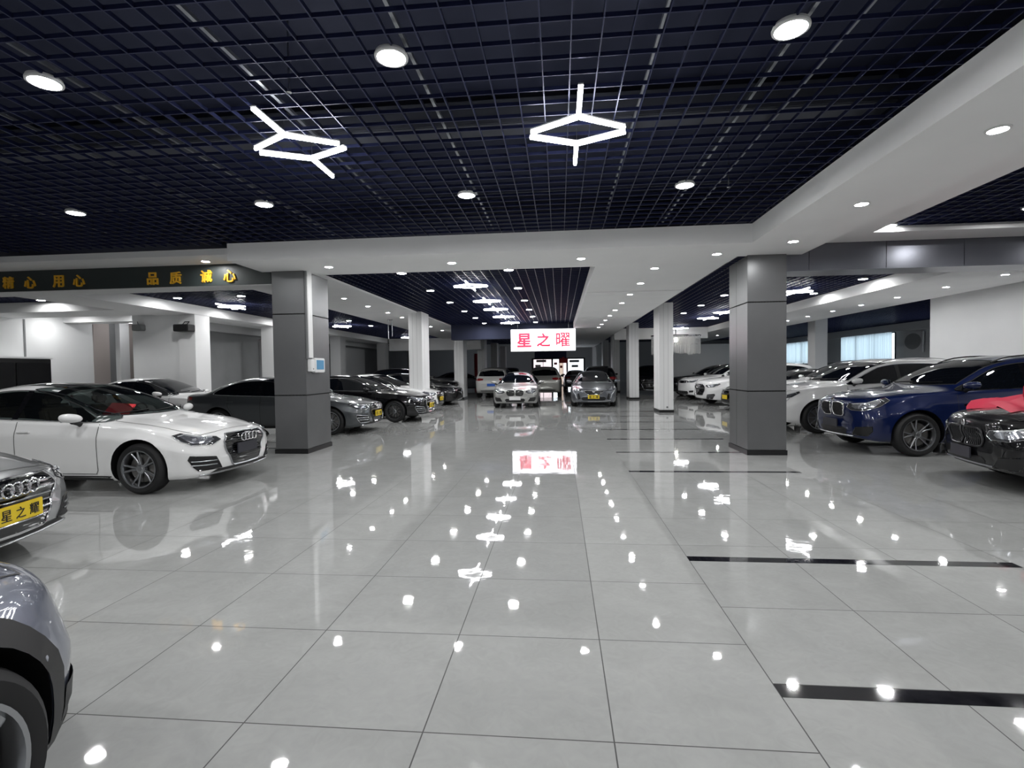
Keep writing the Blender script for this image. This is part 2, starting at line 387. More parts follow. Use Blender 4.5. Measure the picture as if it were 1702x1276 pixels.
class Shell:
    def __init__(s, sp, lo=False):
        s.sp = sp; s.v, s.f = loft(sp, 96 if not lo else 60, lo)
        s.bvh = BVHTree.FromPolygons([V(p) for p in s.v], s.f); s.lo = lo
    def hit(s, p, d, off=0.):
        d = V(d).normalized(); p = V(p); o = p - d * 4
        h, n, i, _ = s.bvh.ray_cast(o, d); k = 0
        while h is None and k < 40:      # just beyond the silhouette: step towards the middle of the car
            k += 1; q = p.copy()
            if abs(d.y) < .9: q.y *= 1 - .012 * k
            if abs(d.z) < .5: q.z += (.8 - q.z) * .01 * k
            h, n, i, _ = s.bvh.ray_cast(q - d * 4, d)
        if h is None: h, n, i, _ = s.bvh.find_nearest(p)
        if n.dot(d) > 0: n = -n
        return h + n * off
    def pt(s, tag, a, b):
        if tag == 'f': return s.hit((3, a, b), (-1, 0, 0))
        if tag == 'r': return s.hit((-3, a, b), (1, 0, 0))
        if tag == 's': return s.hit((a, 3, b), (0, -1, 0))
        if tag == 't': return s.hit((a, b, 3), (0, 0, -1))
    def decal(s, pts, d, off=.004, res=.045, mb=None, mirror=False, mi=0):
        """a thin panel that follows the body: outline of 3D points, seen along d"""
        d = V(d).normalized(); up = V((0, 0, 1)) if abs(d.z) < .9 else V((1, 0, 0))
        e1 = up.cross(d).normalized(); e2 = d.cross(e1)
        if s.lo: res = max(res, .08)
        P = [V(p) for p in pts]; q = []
        for i, p in enumerate(P):
            p2 = P[(i + 1) % len(P)]; a = V((p.dot(e1), p.dot(e2))); b = V((p2.dot(e1), p2.dot(e2)))
            k = max(1, int((b - a).length / res))
            for j in range(k): q.append(a.lerp(b, j / k))
        qq = []
        for p in q:
            if not qq or (p - qq[-1]).length > 1e-4: qq.append(p)
        q = qq; n = len(q)
        x0, x1 = min(p.x for p in q), max(p.x for p in q); y0, y1 = min(p.y for p in q), max(p.y for p in q)
        inner = []
        gx, gy = int((x1 - x0) / res) + 1, int((y1 - y0) / res) + 1
        for i in range(1, gx + 1):
            for j in range(1, gy + 1):
                c = V((x0 + i * res - res * .5 * (j % 2), y0 + j * res))
                ok = False
                for k in range(n):
                    a, b = q[k], q[(k + 1) % n]
                    if (a.y > c.y) != (b.y > c.y) and c.x < (b.x - a.x) * (c.y - a.y) / (b.y - a.y) + a.x: ok = not ok
                if ok and min((c - a).length for a in q) > res * .35: inner.append(c)
        vv, _, ff, *_ = geometry.delaunay_2d_cdt(q + inner, [(k, (k + 1) % n) for k in range(n)], [], 1, 1e-6)
        vs = [s.hit(e1 * p.x + e2 * p.y, d, off) for p in vv]
        mb = mb or MB(); mb.add(vs, [tuple(t) for t in ff], mi)
        if mirror: mb.add([(p.x, -p.y, p.z) for p in vs], [tuple(t)[::-1] for t in ff], mi)
        return mb
    def line(s, pts, d, width=.006, off=.0015, mb=None, mirror=False, mi=0, thick=False, step=.035):
        d = V(d).normalized(); P = [V(p) for p in pts]; q = []
        for a, b in zip(P, P[1:]):
            k = max(1, int((b - a).length / step)); q += [a.lerp(b, j / k) for j in range(k)]
        q.append(P[-1]); vs = []
        for i, p in enumerate(q):
            t = (q[min(i + 1, len(q) - 1)] - q[max(i - 1, 0)]).normalized(); nrm = t.cross(d).normalized() * width / 2
            vs += [s.hit(p + nrm, d, off), s.hit(p - nrm, d, off)]
        fs = [(2 * i, 2 * i + 1, 2 * i + 3, 2 * i + 2) for i in range(len(q) - 1)]
        mb = mb or MB(); mb.add(vs, fs, mi)
        if mirror: mb.add([(p.x, -p.y, p.z) for p in vs], [f[::-1] for f in fs], mi)
        return mb
    def bead(s, pts, d, r=.006, off=.004, closed=True, mb=None, mirror=False, n=6, mi=0, step=.05):
        P = [V(p) for p in pts]; q = []
        for a, b in zip(P, P[1:] + ([P[0]] if closed else [])):
            k = max(1, int((b - a).length / step)); q += [a.lerp(b, j / k) for j in range(k)]
        if not closed: q.append(P[-1])
        vs = [s.hit(p, d, off) for p in q]
        mb = mb or MB(); mb.tube(vs, r, n, closed, mi)
        if mirror: mb.tube([(p.x, -p.y, p.z) for p in vs], r, n, closed, mi)
        return mb

SD = (0, -1, 0)      # seen from the car's left side
FR = (-1, 0, 0); RE = (1, 0, 0); TP = (0, 0, -1)
def F(pts, per=0):   # outline in (y, z) seen from the front
    q = spline(pts, per) if per else [V((p[0], p[1])) for p in pts]
    return [V((3, p.x, p.y)) for p in q]
def Rr_(pts, per=0):
    q = spline(pts, per) if per else [V((p[0], p[1])) for p in pts]
    return [V((-3, p.x, p.y)) for p in q]
def Sd(pts, per=0, closed=True):
    q = spline(pts, per, closed) if per else [V((p[0], p[1])) for p in pts]
    return [V((p.x, 3, p.y)) for p in q]
def sym(pts):        # half outline with y>=0, top to bottom -> closed symmetric outline
    return list(pts) + [(-p[0],) + tuple(p[1:]) for p in reversed(pts) if abs(p[0]) > 1e-6]
def shrink(pts, k):
    c = sum(pts, V((0, 0, 0))) / len(pts); return [p + (c - p).normalized() * k for p in pts]

def wheel_meshes(sp, style, dark):
    R, tw = sp['R'], sp['tw']; Rr = R * sp.get('rim', .73); h = tw / 2
    t = MB().lathe([(Rr - .01, -h + .01), (Rr + .02, -h), (R - .04, -h - .004), (R - .012, -h + .02), (R, -h + .05), (R, h - .05), (R - .012, h - .02), (R - .04, h + .004), (Rr + .02, h), (Rr - .006, h - .012)], 48)
    for a in (-.05, 0, .05):   # tread grooves
        t.lathe([(R + .0015, a - .004), (R + .0015, a + .004)], 48)
    r = MB().lathe([(Rr, h - .015), (Rr + .002, h + .002), (Rr - .014, h + .001), (Rr - .022, h - .02), (Rr - .03, -h + .01)], 48)
    def spoke(a0, a1, r0, r1, w0, w1, y0=.035, y1=.012, th=.035, mi=0):
        vs = []
        for k, (rr, wd, yy, ang) in enumerate([(r0, w0, y0, a0), ((r0 + r1) / 2, (w0 + w1) / 2, (y0 + y1) / 2 + .008, (a0 + a1) / 2), (r1, w1, y1, a1)]):
            c = V((cos(ang) * rr, h - yy, sin(ang) * rr)); tdir = V((-sin(ang), 0, cos(ang)))
            vs += [c + tdir * wd * .5 + V((0, -.008, 0)), c + tdir * wd * .25, c - tdir * wd * .25, c - tdir * wd * .5 + V((0, -.008, 0)), c - tdir * wd * .4 + V((0, -th, 0)), c + tdir * wd * .4 + V((0, -th, 0))]
        fs = [(b + j, b + (j + 1) % 6, b + 6 + (j + 1) % 6, b + 6 + j) for b in (0, 6) for j in range(6)] + [(5, 4, 3, 2, 1, 0), (12, 13, 14, 15, 16, 17)]
        r.add(vs, fs, mi)
    n = {'five_twin': 5, 'ten': 10, 'y5': 5, 'star': 5, 'multi': 9, 'seven': 7}[style]
    for i in range(n):
        a = 2 * pi * i / n + .3
        if style == 'five_twin': spoke(a - .10, a - .20, .035, Rr - .012, .030, .022); spoke(a + .10, a + .20, .035, Rr - .012, .030, .022)
        elif style == 'y5':
            spoke(a, a, .03, Rr * .5, .05, .035); spoke(a, a - .28, Rr * .45, Rr - .012, .026, .02, .028); spoke(a, a + .28, Rr * .45, Rr - .012, .026, .02, .028)
        elif style == 'star': spoke(a, a, .03, Rr - .012, .075, .05)
        elif style == 'ten': spoke(a, a, .03, Rr - .012, .028, .02)
        elif style == 'multi': spoke(a - .04, a - .12, .03, Rr - .012, .018, .014); spoke(a + .04, a + .12, .03, Rr - .012, .018, .014)
        else: spoke(a, a + .12, .03, Rr - .012, .035, .028)
    r.lathe([(0.001, h - .024), (.03, h - .024), (.034, h - .03), (.06, h - .036), (.07, h - .07)], 24)
    d = MB().lathe([(.001, h - .085), (Rr * .74, h - .085), (Rr * .74, h - .105), (.001, h - .105)], 32)
    bk = MB().lathe([(.001, h - .13), (Rr - .02, h - .13)], 32)
    return t, r, d, bk

def make_car(label, cat, sp, body, loc, rz, group, front='audi', wheels='five_twin', plate=None, lo=False, see=False, rails=None,
             clad=None, rear='lights', trim='chrome', alloy='alloy', name='car', sunroof=False, rear_plate=None, mirrors=True, wheel_dark=None, extra=None):
    root = thing(name, label, cat, (loc[0], loc[1], 0), rz, group)
    sh = Shell(sp, lo); W_ = sp['W']; hl = sp['L'] / 2 * sp.get('xs', 1)
    # ---- body shell with wheel housings cut out
    b = MB(); b.add(sh.v, sh.f); ob = b.build('body', [body, 'plastic_black'], None, fix=True)
    cut = MB()
    for wx in (sp['wf'], sp['wr']):
        for sgn in (1, -1):
            Ra = sp['R'] + .05; n = 40; y0, y1 = sgn * (W_ - .34), sgn * (W_ + .4)
            cut.lathe([(Ra, min(y0, y1)), (Ra, max(y0, y1))], n, org=(wx, 0, sp['R'] + .005), cap=True)
    co = cut.build('cutter', ['plastic_black', 'plastic_black'], None)
    for p in co.data.polygons: p.material_index = 1
    md = ob.modifiers.new('b', 'BOOLEAN'); md.operation = 'DIFFERENCE'; md.object = co; md.solver = 'EXACT'; md.material_mode = 'INDEX'
    dg = bpy.context.evaluated_depsgraph_get(); me = bpy.data.meshes.new_from_object(ob.evaluated_get(dg)); ob.modifiers.clear()
    old = ob.data; ob.data = me; me.name = 'body'; bpy.data.meshes.remove(old); bpy.data.objects.remove(co); ob.parent = root
    win = Sd(sp['win'], 5)
    wz0, wz1, wy0, wy1 = sp['ws']
    def wsout(z0, z1, y0, y1, e=0.):
        return sym([(0, z1 + .004 - e), (y1 * .6, z1 - e), (y1 - e, z1 - .022 - e), ((y0 + y1) / 2 + .01 - e, (z0 + z1) / 2), (y0 - e, z0 + .02 + e), (y0 * .6, z0 + .004 + e), (0, z0 + e)])
    if see:   # openings of the greenhouse: remove what lies under the panes
        bm = bmesh.new(); bm.from_mesh(me)
        def inside(poly, x, y):
            ok = False; n = len(poly)
            for k in range(n):
                a, b_ = poly[k], poly[(k + 1) % n]
                if (a[1] > y) != (b_[1] > y) and x < (b_[0] - a[0]) * (y - a[1]) / (b_[1] - a[1]) + a[0]: ok = not ok
            return ok
        wp = [(p.x, p.z) for p in shrink(win, .015)]; fp = [(p[0], p[1]) for p in wsout(wz0, wz1, wy0, wy1, .012)]
        dele = []
        for f_ in bm.faces:
            c = f_.calc_center_median()
            if c.z < .93: continue
            if abs(f_.normal.y) > .5 and inside(wp, c.x, c.z): dele.append(f_)
            elif c.x > 0 and f_.normal.x > .12 and inside(fp, c.y, c.z): dele.append(f_)
        bmesh.ops.delete(bm, geom=dele, context='FACES'); bm.to_mesh(me); bm.free()
    me.polygons.foreach_set('use_smooth', [True] * len(me.polygons)); me.set_sharp_from_angle(angle=rad(32)); me.update()
    # ---- glass
    gm = 'glass_tint' if see else 'glass_dark'
    px = sp['pillar_x']
    for sgn in (1, -1):
        def flip(mb):
            if sgn < 0: mb.v = [(x, -y, z) for x, y, z in mb.v]
            return mb
        mb = sh.decal(win, SD, .0045); flip(mb)
        o = mb.build('side_window', gm if not see else 'glass_tint', root, smooth=True, fix=False)
        if not lo:
            zt_ = lambda x: max([p.z for p in win if abs(p.x - x) < .12] or [1.2]); zb_ = lambda x: min([p.z for p in win if abs(p.x - x) < .2] or [1.0])
            for pp in (px, sp['pillar2_x']):
                if pp is None: continue
                mb = sh.line([V((pp - .02, 3, zb_(pp))), V((pp - .05, 3, zt_(pp)))], SD, .085, .0065)
                flip(mb).build('window_pillar', 'gloss_black', o, smooth=True, fix=False)
            mb = sh.bead(win, SD, .0075, .006); flip(mb).build('window_trim', trim, o, smooth=True)
    wo = [V((3, p[0], p[1])) for p in wsout(wz0, wz1, wy0, wy1)]
    o = sh.decal(wo, FR, .0045).build('windshield', gm, root, smooth=True, fix=False)
    if not lo:
        sh.bead(wo, FR, .007, .003).build('windshield_seal', 'plastic_black', o, smooth=True)
        for y0_ in (-.60, -.04):
            MB().tube([sh.hit((3, y0_ + t * .56, wz0 + .02 + .03 * t), FR, .014) for t in (0, .25, .5, .75, 1)], .007, 5).build('wiper', 'plastic_black', root, smooth=True)
    z0, z1, y0, y1 = sp['rw']
    ro = [V((-3, p[0], p[1])) for p in wsout(z0, z1, y0, y1)]
    sh.decal(ro, RE, .0045).build('rear_window', gm if see else 'glass_dark', root, smooth=True, fix=False)
    # ---- shut lines
    if not lo:
        mb = MB(); d0, d1, d2 = sp['doors']; zs = sp['bot'][4][1] + .09; wzb = pchip(sp['belt'])
        for x in (d0, d1): sh.line([V((x + .02, 3, wzb(x) + .01)), V((x + .03, 3, wzb(x) - .2)), V((x + .02, 3, zs + .05)), V((x - .01, 3, zs))], SD, .008, .0028, mb, True)
        sh.line([V((d2 + .02, 3, wzb(d2))), V((d2 + .02, 3, .72)), V((d2 + .14, 3, .52)), V((d2 + .24, 3, zs))], SD, .008, .0028, mb, True)
        sh.line([V((d0, 3, zs)), V((d2 + .22, 3, zs))], SD, .007, .0028, mb, True)
        fx = hl - .14
        sh.line([V((.98, wy0 - .02, 3)), V((1.35, wy0 - .015, 3)), V((1.8, wy0 - .04, 3)), V((fx - .10, wy0 - .10, 3)), V((fx - .045, .42, 3)), V((fx - .03, 0, 3))], TP, .008, .0028, mb, True)
        mb.build('shut_line', 'ink', root, fix=False)
        hm = MB()
        for hx, hz in sp['hand']:
            p = sh.hit((hx, 3, hz), SD, .0)
            hb = MB().rbox(hx - .10, hx + .10, p.y + .004, p.y + .028, hz - .012, hz + .014, .010)
            hb.build('door_handle', body, root, smooth=True)
            hb.v = [(x, -y, z) for x, y, z in hb.v]; hb.build('door_handle', body, root, smooth=True)
    if sunroof:
        sh.decal([V((.02, .44, 3)), V((-.95, .44, 3)), V((-.95, -.44, 3)), V((.02, -.44, 3))], TP, .004).build('sunroof', 'glass_dark', root, smooth=True, fix=False)
    if rails:
        for s_ in (1, -1):
            pts = []
            for t in range(13):
                x = .05 - 1.75 * t / 12; p = sh.hit((x, sp['ws'][3] * .93, 3), TP, .0); lift = .045 * min(1, min(t, 12 - t) / 1.5)
                pts.append((p.x, s_ * p.y, p.z + lift))
            MB().tube(pts, .014, 6).build('roof_rail', rails, root, smooth=True)
    # ---- lower cladding, sills
    zb = sp['bot'][4][1]
    ck = clad or ('plastic_black' if front != 'audi' else body)
    for s_ in (1, -1):
        mb = sh.line([V((sp['wf'] - sp['R'] - .06, 3, zb + .035)), V((sp['wr'] + sp['R'] + .06, 3, zb + .035))], SD, .06 if not clad else .13, .006)
        mb.v = [(x, y * s_, z) for x, y, z in mb.v]; mb.build('sill', 'plastic_black', root, smooth=True, fix=False)
    if clad:
        for wx in (sp['wf'], sp['wr']):
            for s_ in (1, -1):
                ring = []
                for k in range(25):
                    a = -.35 + (pi + .7) * k / 24
                    for rr in (sp['R'] + .045, sp['R'] + .125): ring.append((wx + cos(a) * rr, max(.24, sp['R'] + sin(a) * rr)))
                vs = [sh.hit((x, 3, z), SD, .012) for x, z in ring]
                vs = [V((p.x, p.y * s_, p.z)) for p in vs]
                MB().add(vs, [(2 * k, 2 * k + 1, 2 * k + 3, 2 * k + 2) for k in range(24)]).build('arch_trim', clad, root, smooth=True)
    # ---- wheels
    t, r, d, bk = wheel_meshes(sp, wheels, wheel_dark)
    wo_ = None; tw = sp['tw']
    for wx in (sp['wf'], sp['wr']):
        for s_ in (1, -1):
            if wo_ is None:
                wo_ = t.build('wheel', 'rubber', root, smooth=True)
                r.build('rim', alloy, wo_, smooth=True, angle=30)
                d.build('brake_disc', 'brake', wo_); bk.build('wheel_well', 'ink', wo_)
                o = wo_
            else: o = copy_tree(wo_, root)
            o.location = (wx, s_ * (W_ - tw / 2 - .015), sp['R']); o.rotation_euler = (0, .2 * wx, 0 if s_ > 0 else pi)
    # ---- mirrors
    if mirrors:
        mx, mz = sp['mir']
        for s_ in (1, -1):
            mb = MB(); n = 12
            prof = [(0, 0), (.35, .03), (.75, .07), (1.0, .13), (1.0, .19), (.86, .235), (.45, .25), (0, .25)]
            rows = []
            for a_, d_ in prof:   # shell of the mirror housing, long axis across the car
                rows.append((a_, d_))
            for i in range(n + 1):
                th = pi * i / n
                for j in range(16):
                    ph = 2 * pi * j / 16
                    cx_ = cos(th); sx = sin(th) ** .7
                    X = sx * cos(ph); X = X * (.085 if X > 0 else .035)
                    Z = sx * sin(ph) * (.062 if sin(ph) > 0 else .056)
                    mb.v.append((mx + X + .03 * cx_, s_ * (W_ * .955 + .125 - cx_ * .115), mz + Z - .012 * cx_))
            mb.f = [(i * 16 + j, i * 16 + (j + 1) % 16, (i + 1) * 16 + (j + 1) % 16, (i + 1) * 16 + j) for i in range(n) for j in range(16)]; mb.mi = [0] * len(mb.f)
            mo = mb.build('side_mirror', body, root, smooth=True, angle=60)
            MB().tube([(mx - .01, s_ * (W_ * .90), mz - .11), (mx, s_ * (W_ * .97), mz - .075), (mx, s_ * (W_ + .06), mz - .045)], [.035, .028, .03], 8).build('mirror_foot', 'plastic_black', mo, smooth=True)
            if not lo: MB().rbox(mx - .047, mx - .036, s_ * (W_ + .08) - .09, s_ * (W_ + .08) + .09, mz - .045, mz + .05, .01).build('mirror_glass', 'chrome', mo)
    # ---- rear end
    hz = sp['H']
    if rear:
        up = .92 if hz < 1.55 else 1.02
        for s_ in (1, -1):
            pts = [sh.pt('r', .42, up + .03), sh.pt('r', .62, up + .055), sh.pt('s', -hl + .34, up + .03), sh.pt('s', -hl + .32, up - .04), sh.pt('r', .68, up - .09), sh.pt('r', .45, up - .06)]
            mb = sh.decal(pts, (cos(.6), -sin(.6), 0), .006, .04)
            mb.v = [(x, y * s_, z) for x, y, z in mb.v]
            mb.build('tail_lamp', 'lens_red', root, smooth=True, fix=False)
        sh.decal(Rr_([(-.55, .30), (.55, .30), (.62, .42), (-.62, .42)]), RE, .005).build('rear_diffuser', 'plastic_black', root, smooth=True, fix=False)
    zc = {'audi': .50, 'bmw': .42, 'cad': .47, 'suv': .52}.get(front, .5) if plate and len(plate) < 4 else (plate[3] if plate else .5)
    FRONTS[front](sh, root, sp, body, lo, trim)
    if plate:
        kind_, txt, pz = plate[0], plate[1], plate[2]
        p0 = sh.hit((3, 0, pz), FR, .03); pm = kind_
        po = MB().rbox(p0.x - .012, p0.x + .006, -.22, .22, pz - .07, pz + .07, .005).build('number_plate', pm, root)
        if txt and not lo:
            g = MB()
            for i, ch in enumerate(txt): glyphs(g, ch, (p0.x + .008, (i - (len(txt) - 1) / 2) * .13, pz), .088, (0, 1, 0), (0, 0, 1), .002, 1.0, .003)
            g.build('lettering', 'ink', po)
        elif txt:
            MB().box(p0.x + .006, p0.x + .008, -.15, -.07, pz - .04, pz + .04).box(p0.x + .006, p0.x + .008, -.04, .04, pz - .04, pz + .04).box(p0.x + .006, p0.x + .008, .07, .15, pz - .04, pz + .04).build('lettering', 'ink', po)
    if rear_plate:
        p0 = sh.hit((-3, 0, rear_plate[1]), RE, .02); pz = rear_plate[1]
        MB().rbox(p0.x - .008, p0.x + .008, -.22, .22, pz - .07, pz + .07, .004).build('number_plate', rear_plate[0], root)
    if see:
        interior(sp, root, sh)
    if extra: extra(sh, root)
    return root, sh

def interior(sp, root, sh):
    zb = pchip(sp['belt'])(0) - .02
    mb = MB().rbox(-1.55, .80, -.74, .74, .45, zb - .16, .03)
    o = mb.build('cabin', 'interior', root)
    MB().add([(.52, -.74, zb - .04), (.52, .74, zb - .04), (1.0, .70, zb + .01), (1.0, -.70, zb + .01), (.45, -.74, zb - .2), (.45, .74, zb - .2)], [(0, 1, 2, 3), (0, 1, 5, 4)]).build('dashboard', 'interior', root)
    for x, y in ((-.15, .37), (-.15, -.37), (-1.0, .37), (-1.0, -.37)):
        s_ = MB().rbox(x - .10, x + .06, y - .24, y + .24, zb - .2, zb + .20, .05, seg=3)
        s_.v = [(a - (c - zb) * .25, b_, c) for a, b_, c in s_.v]
        so = s_.build('seat', 'leather_brown', root, smooth=True)
        h = MB().rbox(x - .13, x - .03, y - .12, y + .12, zb + .21, zb + .36, .04, seg=3); h.v = [(a - (c - zb) * .25, b_, c) for a, b_, c in h.v]
        h.build('headrest', 'leather_brown', so, smooth=True)
    MB().tube([(.34 + .06 * sin(a), .37 + .18 * cos(a), zb + .03 + .17 * sin(a)) for a in [2 * pi * k / 24 for k in range(24)]], .014, 8, True).build('steering_wheel', 'plastic_black', root, smooth=True)

def two_sides(sh, pts, d, off, res, name, mat_, root, beads=None, **k):
    o1 = None
    for s_ in (1, -1):
        mb = sh.decal(pts, d, off, res); mb.v = [(x, y * s_, z) for x, y, z in mb.v]
        o = mb.build(name, mat_, root, smooth=True, fix=False)
        if beads:
            bb = sh.bead(pts, d, beads[0], off + beads[2] if len(beads) > 2 else off); bb.v = [(x, y * s_, z) for x, y, z in bb.v]
            bb.build(beads[3] if len(beads) > 3 else 'bezel', beads[1], o, smooth=True)
        o1 = (o1 or []) + [o]
    return o1

DG = (-cos(.72), -sin(.72), 0)
def headlamp(sh, root, pts3, lo, shape='lines'):
    obs = []
    for s_ in (1, -1):
        mb = sh.decal(pts3, DG, .006, .035); mb.v = [(x, y * s_, z) for x, y, z in mb.v]
        o = mb.build('headlamp', 'lens_smoke', root, smooth=True, fix=False); obs.append(o)
        if not lo:
            cc = sum(pts3, V((0, 0, 0))) / len(pts3); inn = [p.lerp(cc, .30) for p in pts3]
            mb = sh.decal(inn, DG, .009, .025); mb.v = [(x, y * s_, z) for x, y, z in mb.v]
            mb.build('reflector', 'lens', o, smooth=True, angle=12, fix=False)
            bb = sh.bead(pts3, DG, .004, .009); bb.v = [(x, y * s_, z) for x, y, z in bb.v]; bb.build('lamp_rim', 'chrome', o, smooth=True)
        if True:
            c = sum(pts3, V((0, 0, 0))) / len(pts3)
            mb = MB()
            # light guides: a bright bar under the upper edge and reflector bowls in the middle
            n = len(pts3); top = [p.lerp(c, .22) for p in pts3]
            if not lo:
                seq = sorted(top, key=lambda p: p.y - p.x)
                up_ = [p for p in seq if p.z > c.z - .01] or seq
                bb = sh.bead([p for p in up_], DG, .0075, .010, False)
                bb.v = [(x, y * s_, z) for x, y, z in bb.v]; bb.build('light_bar', 'lens_white', o, smooth=True)
            a = min(pts3, key=lambda p: p.y - p.x); b_ = max(pts3, key=lambda p: p.y - p.x)
            for t in ((.36, .58) if not lo else (.45,)):
                p = a.lerp(b_, t); p = sh.hit(V((p.x, p.y, c.z - .005)), DG, .004)
                r = .032 if not lo else .045
                q = MB().lathe([(r, .0), (r * .8, .008), (r * .35, .012), (.001, .012)], 16, 'x'); 
                q.v = [tuple(Matrix.Rotation(.72, 3, 'Z') @ V(v_)) for v_ in q.v]; q.v = [(v_[0] + p.x, (v_[1] + p.y) * s_, v_[2] + p.z) for v_ in q.v]
                q.build('projector', 'lens', o, smooth=True)
    return obs

def rings(mb, x, z, r=.052, gap=.078, slant=0.):
    for i in range(4):
        y = (i - 1.5) * gap
        mb.tube([(x + slant * r * sin(a), y + r * cos(a), z + r * sin(a)) for a in [2 * pi * k / 28 for k in range(28)]], .0085, 8, True)

def front_audi(sh, root, sp, body, lo, trim):
    dz = sp.get('gz', 0)
    gr = sym([(0, .722 + dz), (.36, .712 + dz), (.435, .615 + dz), (.425, .57 + dz), (.30, .305 + dz), (.26, .285 + dz), (0, .28 + dz)])
    o = sh.decal(F(gr), FR, .006, .04).build('grille', 'gloss_black', root, smooth=True, fix=False)
    sh.bead(F(gr), FR, .011, .008).build('grille_frame', sp.get('gframe', 'chrome'), o, smooth=True)
    if not lo:
        mb = MB()
        if sp.get('slats'):
            for k in range(6):
                z = .375 + dz + k * .056; hw = pchip([(.31, .26), (.335, .30), (.57, .405), (.615, .415), (.70, .36)])(z - dz) - .02
                sh.bead([V((3, -hw, z)), V((3, hw, z))], FR, .008, .012, False, mb)
            mb.build('grille_slat', 'chrome', o, smooth=True)
        else:
            for k in range(11):
                z = .35 + dz + k * .034; hw = pchip([(.31, .26), (.335, .30), (.57, .405), (.615, .415), (.70, .36)])(z - dz) - .015
                sh.bead([V((3, -hw, z)), V((3, hw, z))], FR, .004, .008, False, mb, n=4)
            mb.build('grille_mesh', 'plastic_black', o, smooth=True)
        b = MB(); p = sh.hit((3, 0, .645 + dz), FR, .035); rings(b, p.x, .645 + dz); b.build('ring_badge', 'chrome', o, smooth=True)
    hp = [sh.pt('f', .47, .655 + dz), sh.pt('f', .50, .695 + dz), sh.pt('f', .66, .712 + dz), sh.pt('s', 1.93, .755 + dz), sh.pt('s', 1.88, .735 + dz), sh.pt('s', 2.0, .665 + dz), sh.pt('f', .76, .612 + dz), sh.pt('f', .60, .60 + dz)]
    headlamp(sh, root, hp, lo)
    it = [sh.pt('f', .47, .285), sh.pt('f', .56, .44), sh.pt('s', 2.12, .475), sh.pt('s', 2.10, .43), sh.pt('s', 2.15, .33), sh.pt('f', .74, .285)]
    for o_ in two_sides(sh, it, DG, .005, .04, 'air_intake', 'plastic_black', root, (.008, sp.get('intake', 'plastic_black'))):
        if sp.get('blade', True) and not lo:
            pass
    if not lo:
        for s_ in (1, -1):
            mb = MB()
            for z in (.345, .395): sh.bead([sh.pt('f', .55, z), sh.pt('s', 2.13, z + .01)], DG, .007, .012, False, mb)
            mb.v = [(x, y * s_, z) for x, y, z in mb.v]; mb.build('intake_blade', 'alloy', root, smooth=True)
    o = sh.decal(F([(-.62, .235), (.62, .235), (.52, .275), (-.52, .275)]), FR, .005, .05).build('lower_lip', 'plastic_black', root, smooth=True, fix=False)
    sh.bead([V((3, -.72, .222)), V((3, 0, .215)), V((3, .72, .222))], FR, .009, .006, False).build('lip_strip', 'alloy' if not lo else 'plastic_black', root, smooth=True)

def front_bmw(sh, root, sp, body, lo, trim):
    dz = sp.get('gz', 0); big = sp.get('kid', 1.0); gh = sp.get('kh', 1.0)
    z0, z1 = .50 + dz - .20 * (gh - 1), .70 + dz
    k1 = [(.035, z1 - .02), (.07, z1), (.27 * big, z1 - .005), (.325 * big, z1 - .06), (.30 * big, z0 + .04), (.24 * big, z0), (.07, z0 + .005), (.03, z0 + .05)]
    pts = F(k1, 4)
    for o in two_sides(sh, pts, FR, .008, .035, 'kidney_grille', 'gloss_black', root, (.012, sp.get('gframe', 'chrome'), .004, 'grille_frame')):
        pass
    if not lo:
        for s_ in (1, -1):
            mb = MB()
            for k in range(8):
                y = .06 + k * .030 * big
                if y > .29 * big: break
                e = .015 if .06 < y < .26 * big else .035
                sh.bead([V((3, y, z0 + e)), V((3, y, z1 - e))], FR, .006, .014, False, mb, n=5)
            mb.v = [(x, y * s_, z) for x, y, z in mb.v]; mb.build('grille_bar', 'plastic_grey' if sp.get('gframe', 'chrome') != 'alloy_dark' else 'alloy_dark', root, smooth=True)
        p = sh.hit((3, 0, z1 + .045), FR, .004)
        bm_ = MB().lathe([(.001, .010), (.034, .008), (.041, .0)], 24, 'x', (p.x, 0, z1 + .045)); bm_.build('round_badge', 'chrome', root, smooth=True)
    hp = [sh.pt('f', .40 * max(1, big * .97), .63 + dz), sh.pt('f', .43 * max(1, big * .97), .69 + dz), sh.pt('f', .66, .712 + dz), sh.pt('s', 1.90, .80 + dz), sh.pt('s', 1.87, .755 + dz), sh.pt('s', 2.02, .655 + dz), sh.pt('f', .68, .58 + dz), sh.pt('f', .50, .585 + dz)]
    headlamp(sh, root, hp, lo)
    lz = .31 + dz * .3
    sh.decal(F(sym([(0, lz + .075), (.34, lz + .075), (.40, lz + .03), (.34, lz - .055), (0, lz - .055)])), FR, .005, .05).build('lower_intake', 'plastic_black', root, smooth=True, fix=False)
    it = [sh.pt('f', .50, lz - .03), sh.pt('f', .58, lz + .10), sh.pt('s', 2.14, lz + .13), sh.pt('s', 2.13, lz + .05), sh.pt('f', .74, lz - .03)]
    two_sides(sh, it, DG, .005, .04, 'air_intake', 'plastic_black', root, (.007, 'gloss_black'))
    if sp['H'] > 1.5:
        sh.bead([V((3, -.5, .30)), V((3, .5, .30))], FR, .012, .006, False).build('skid_trim', 'alloy', root, smooth=True)

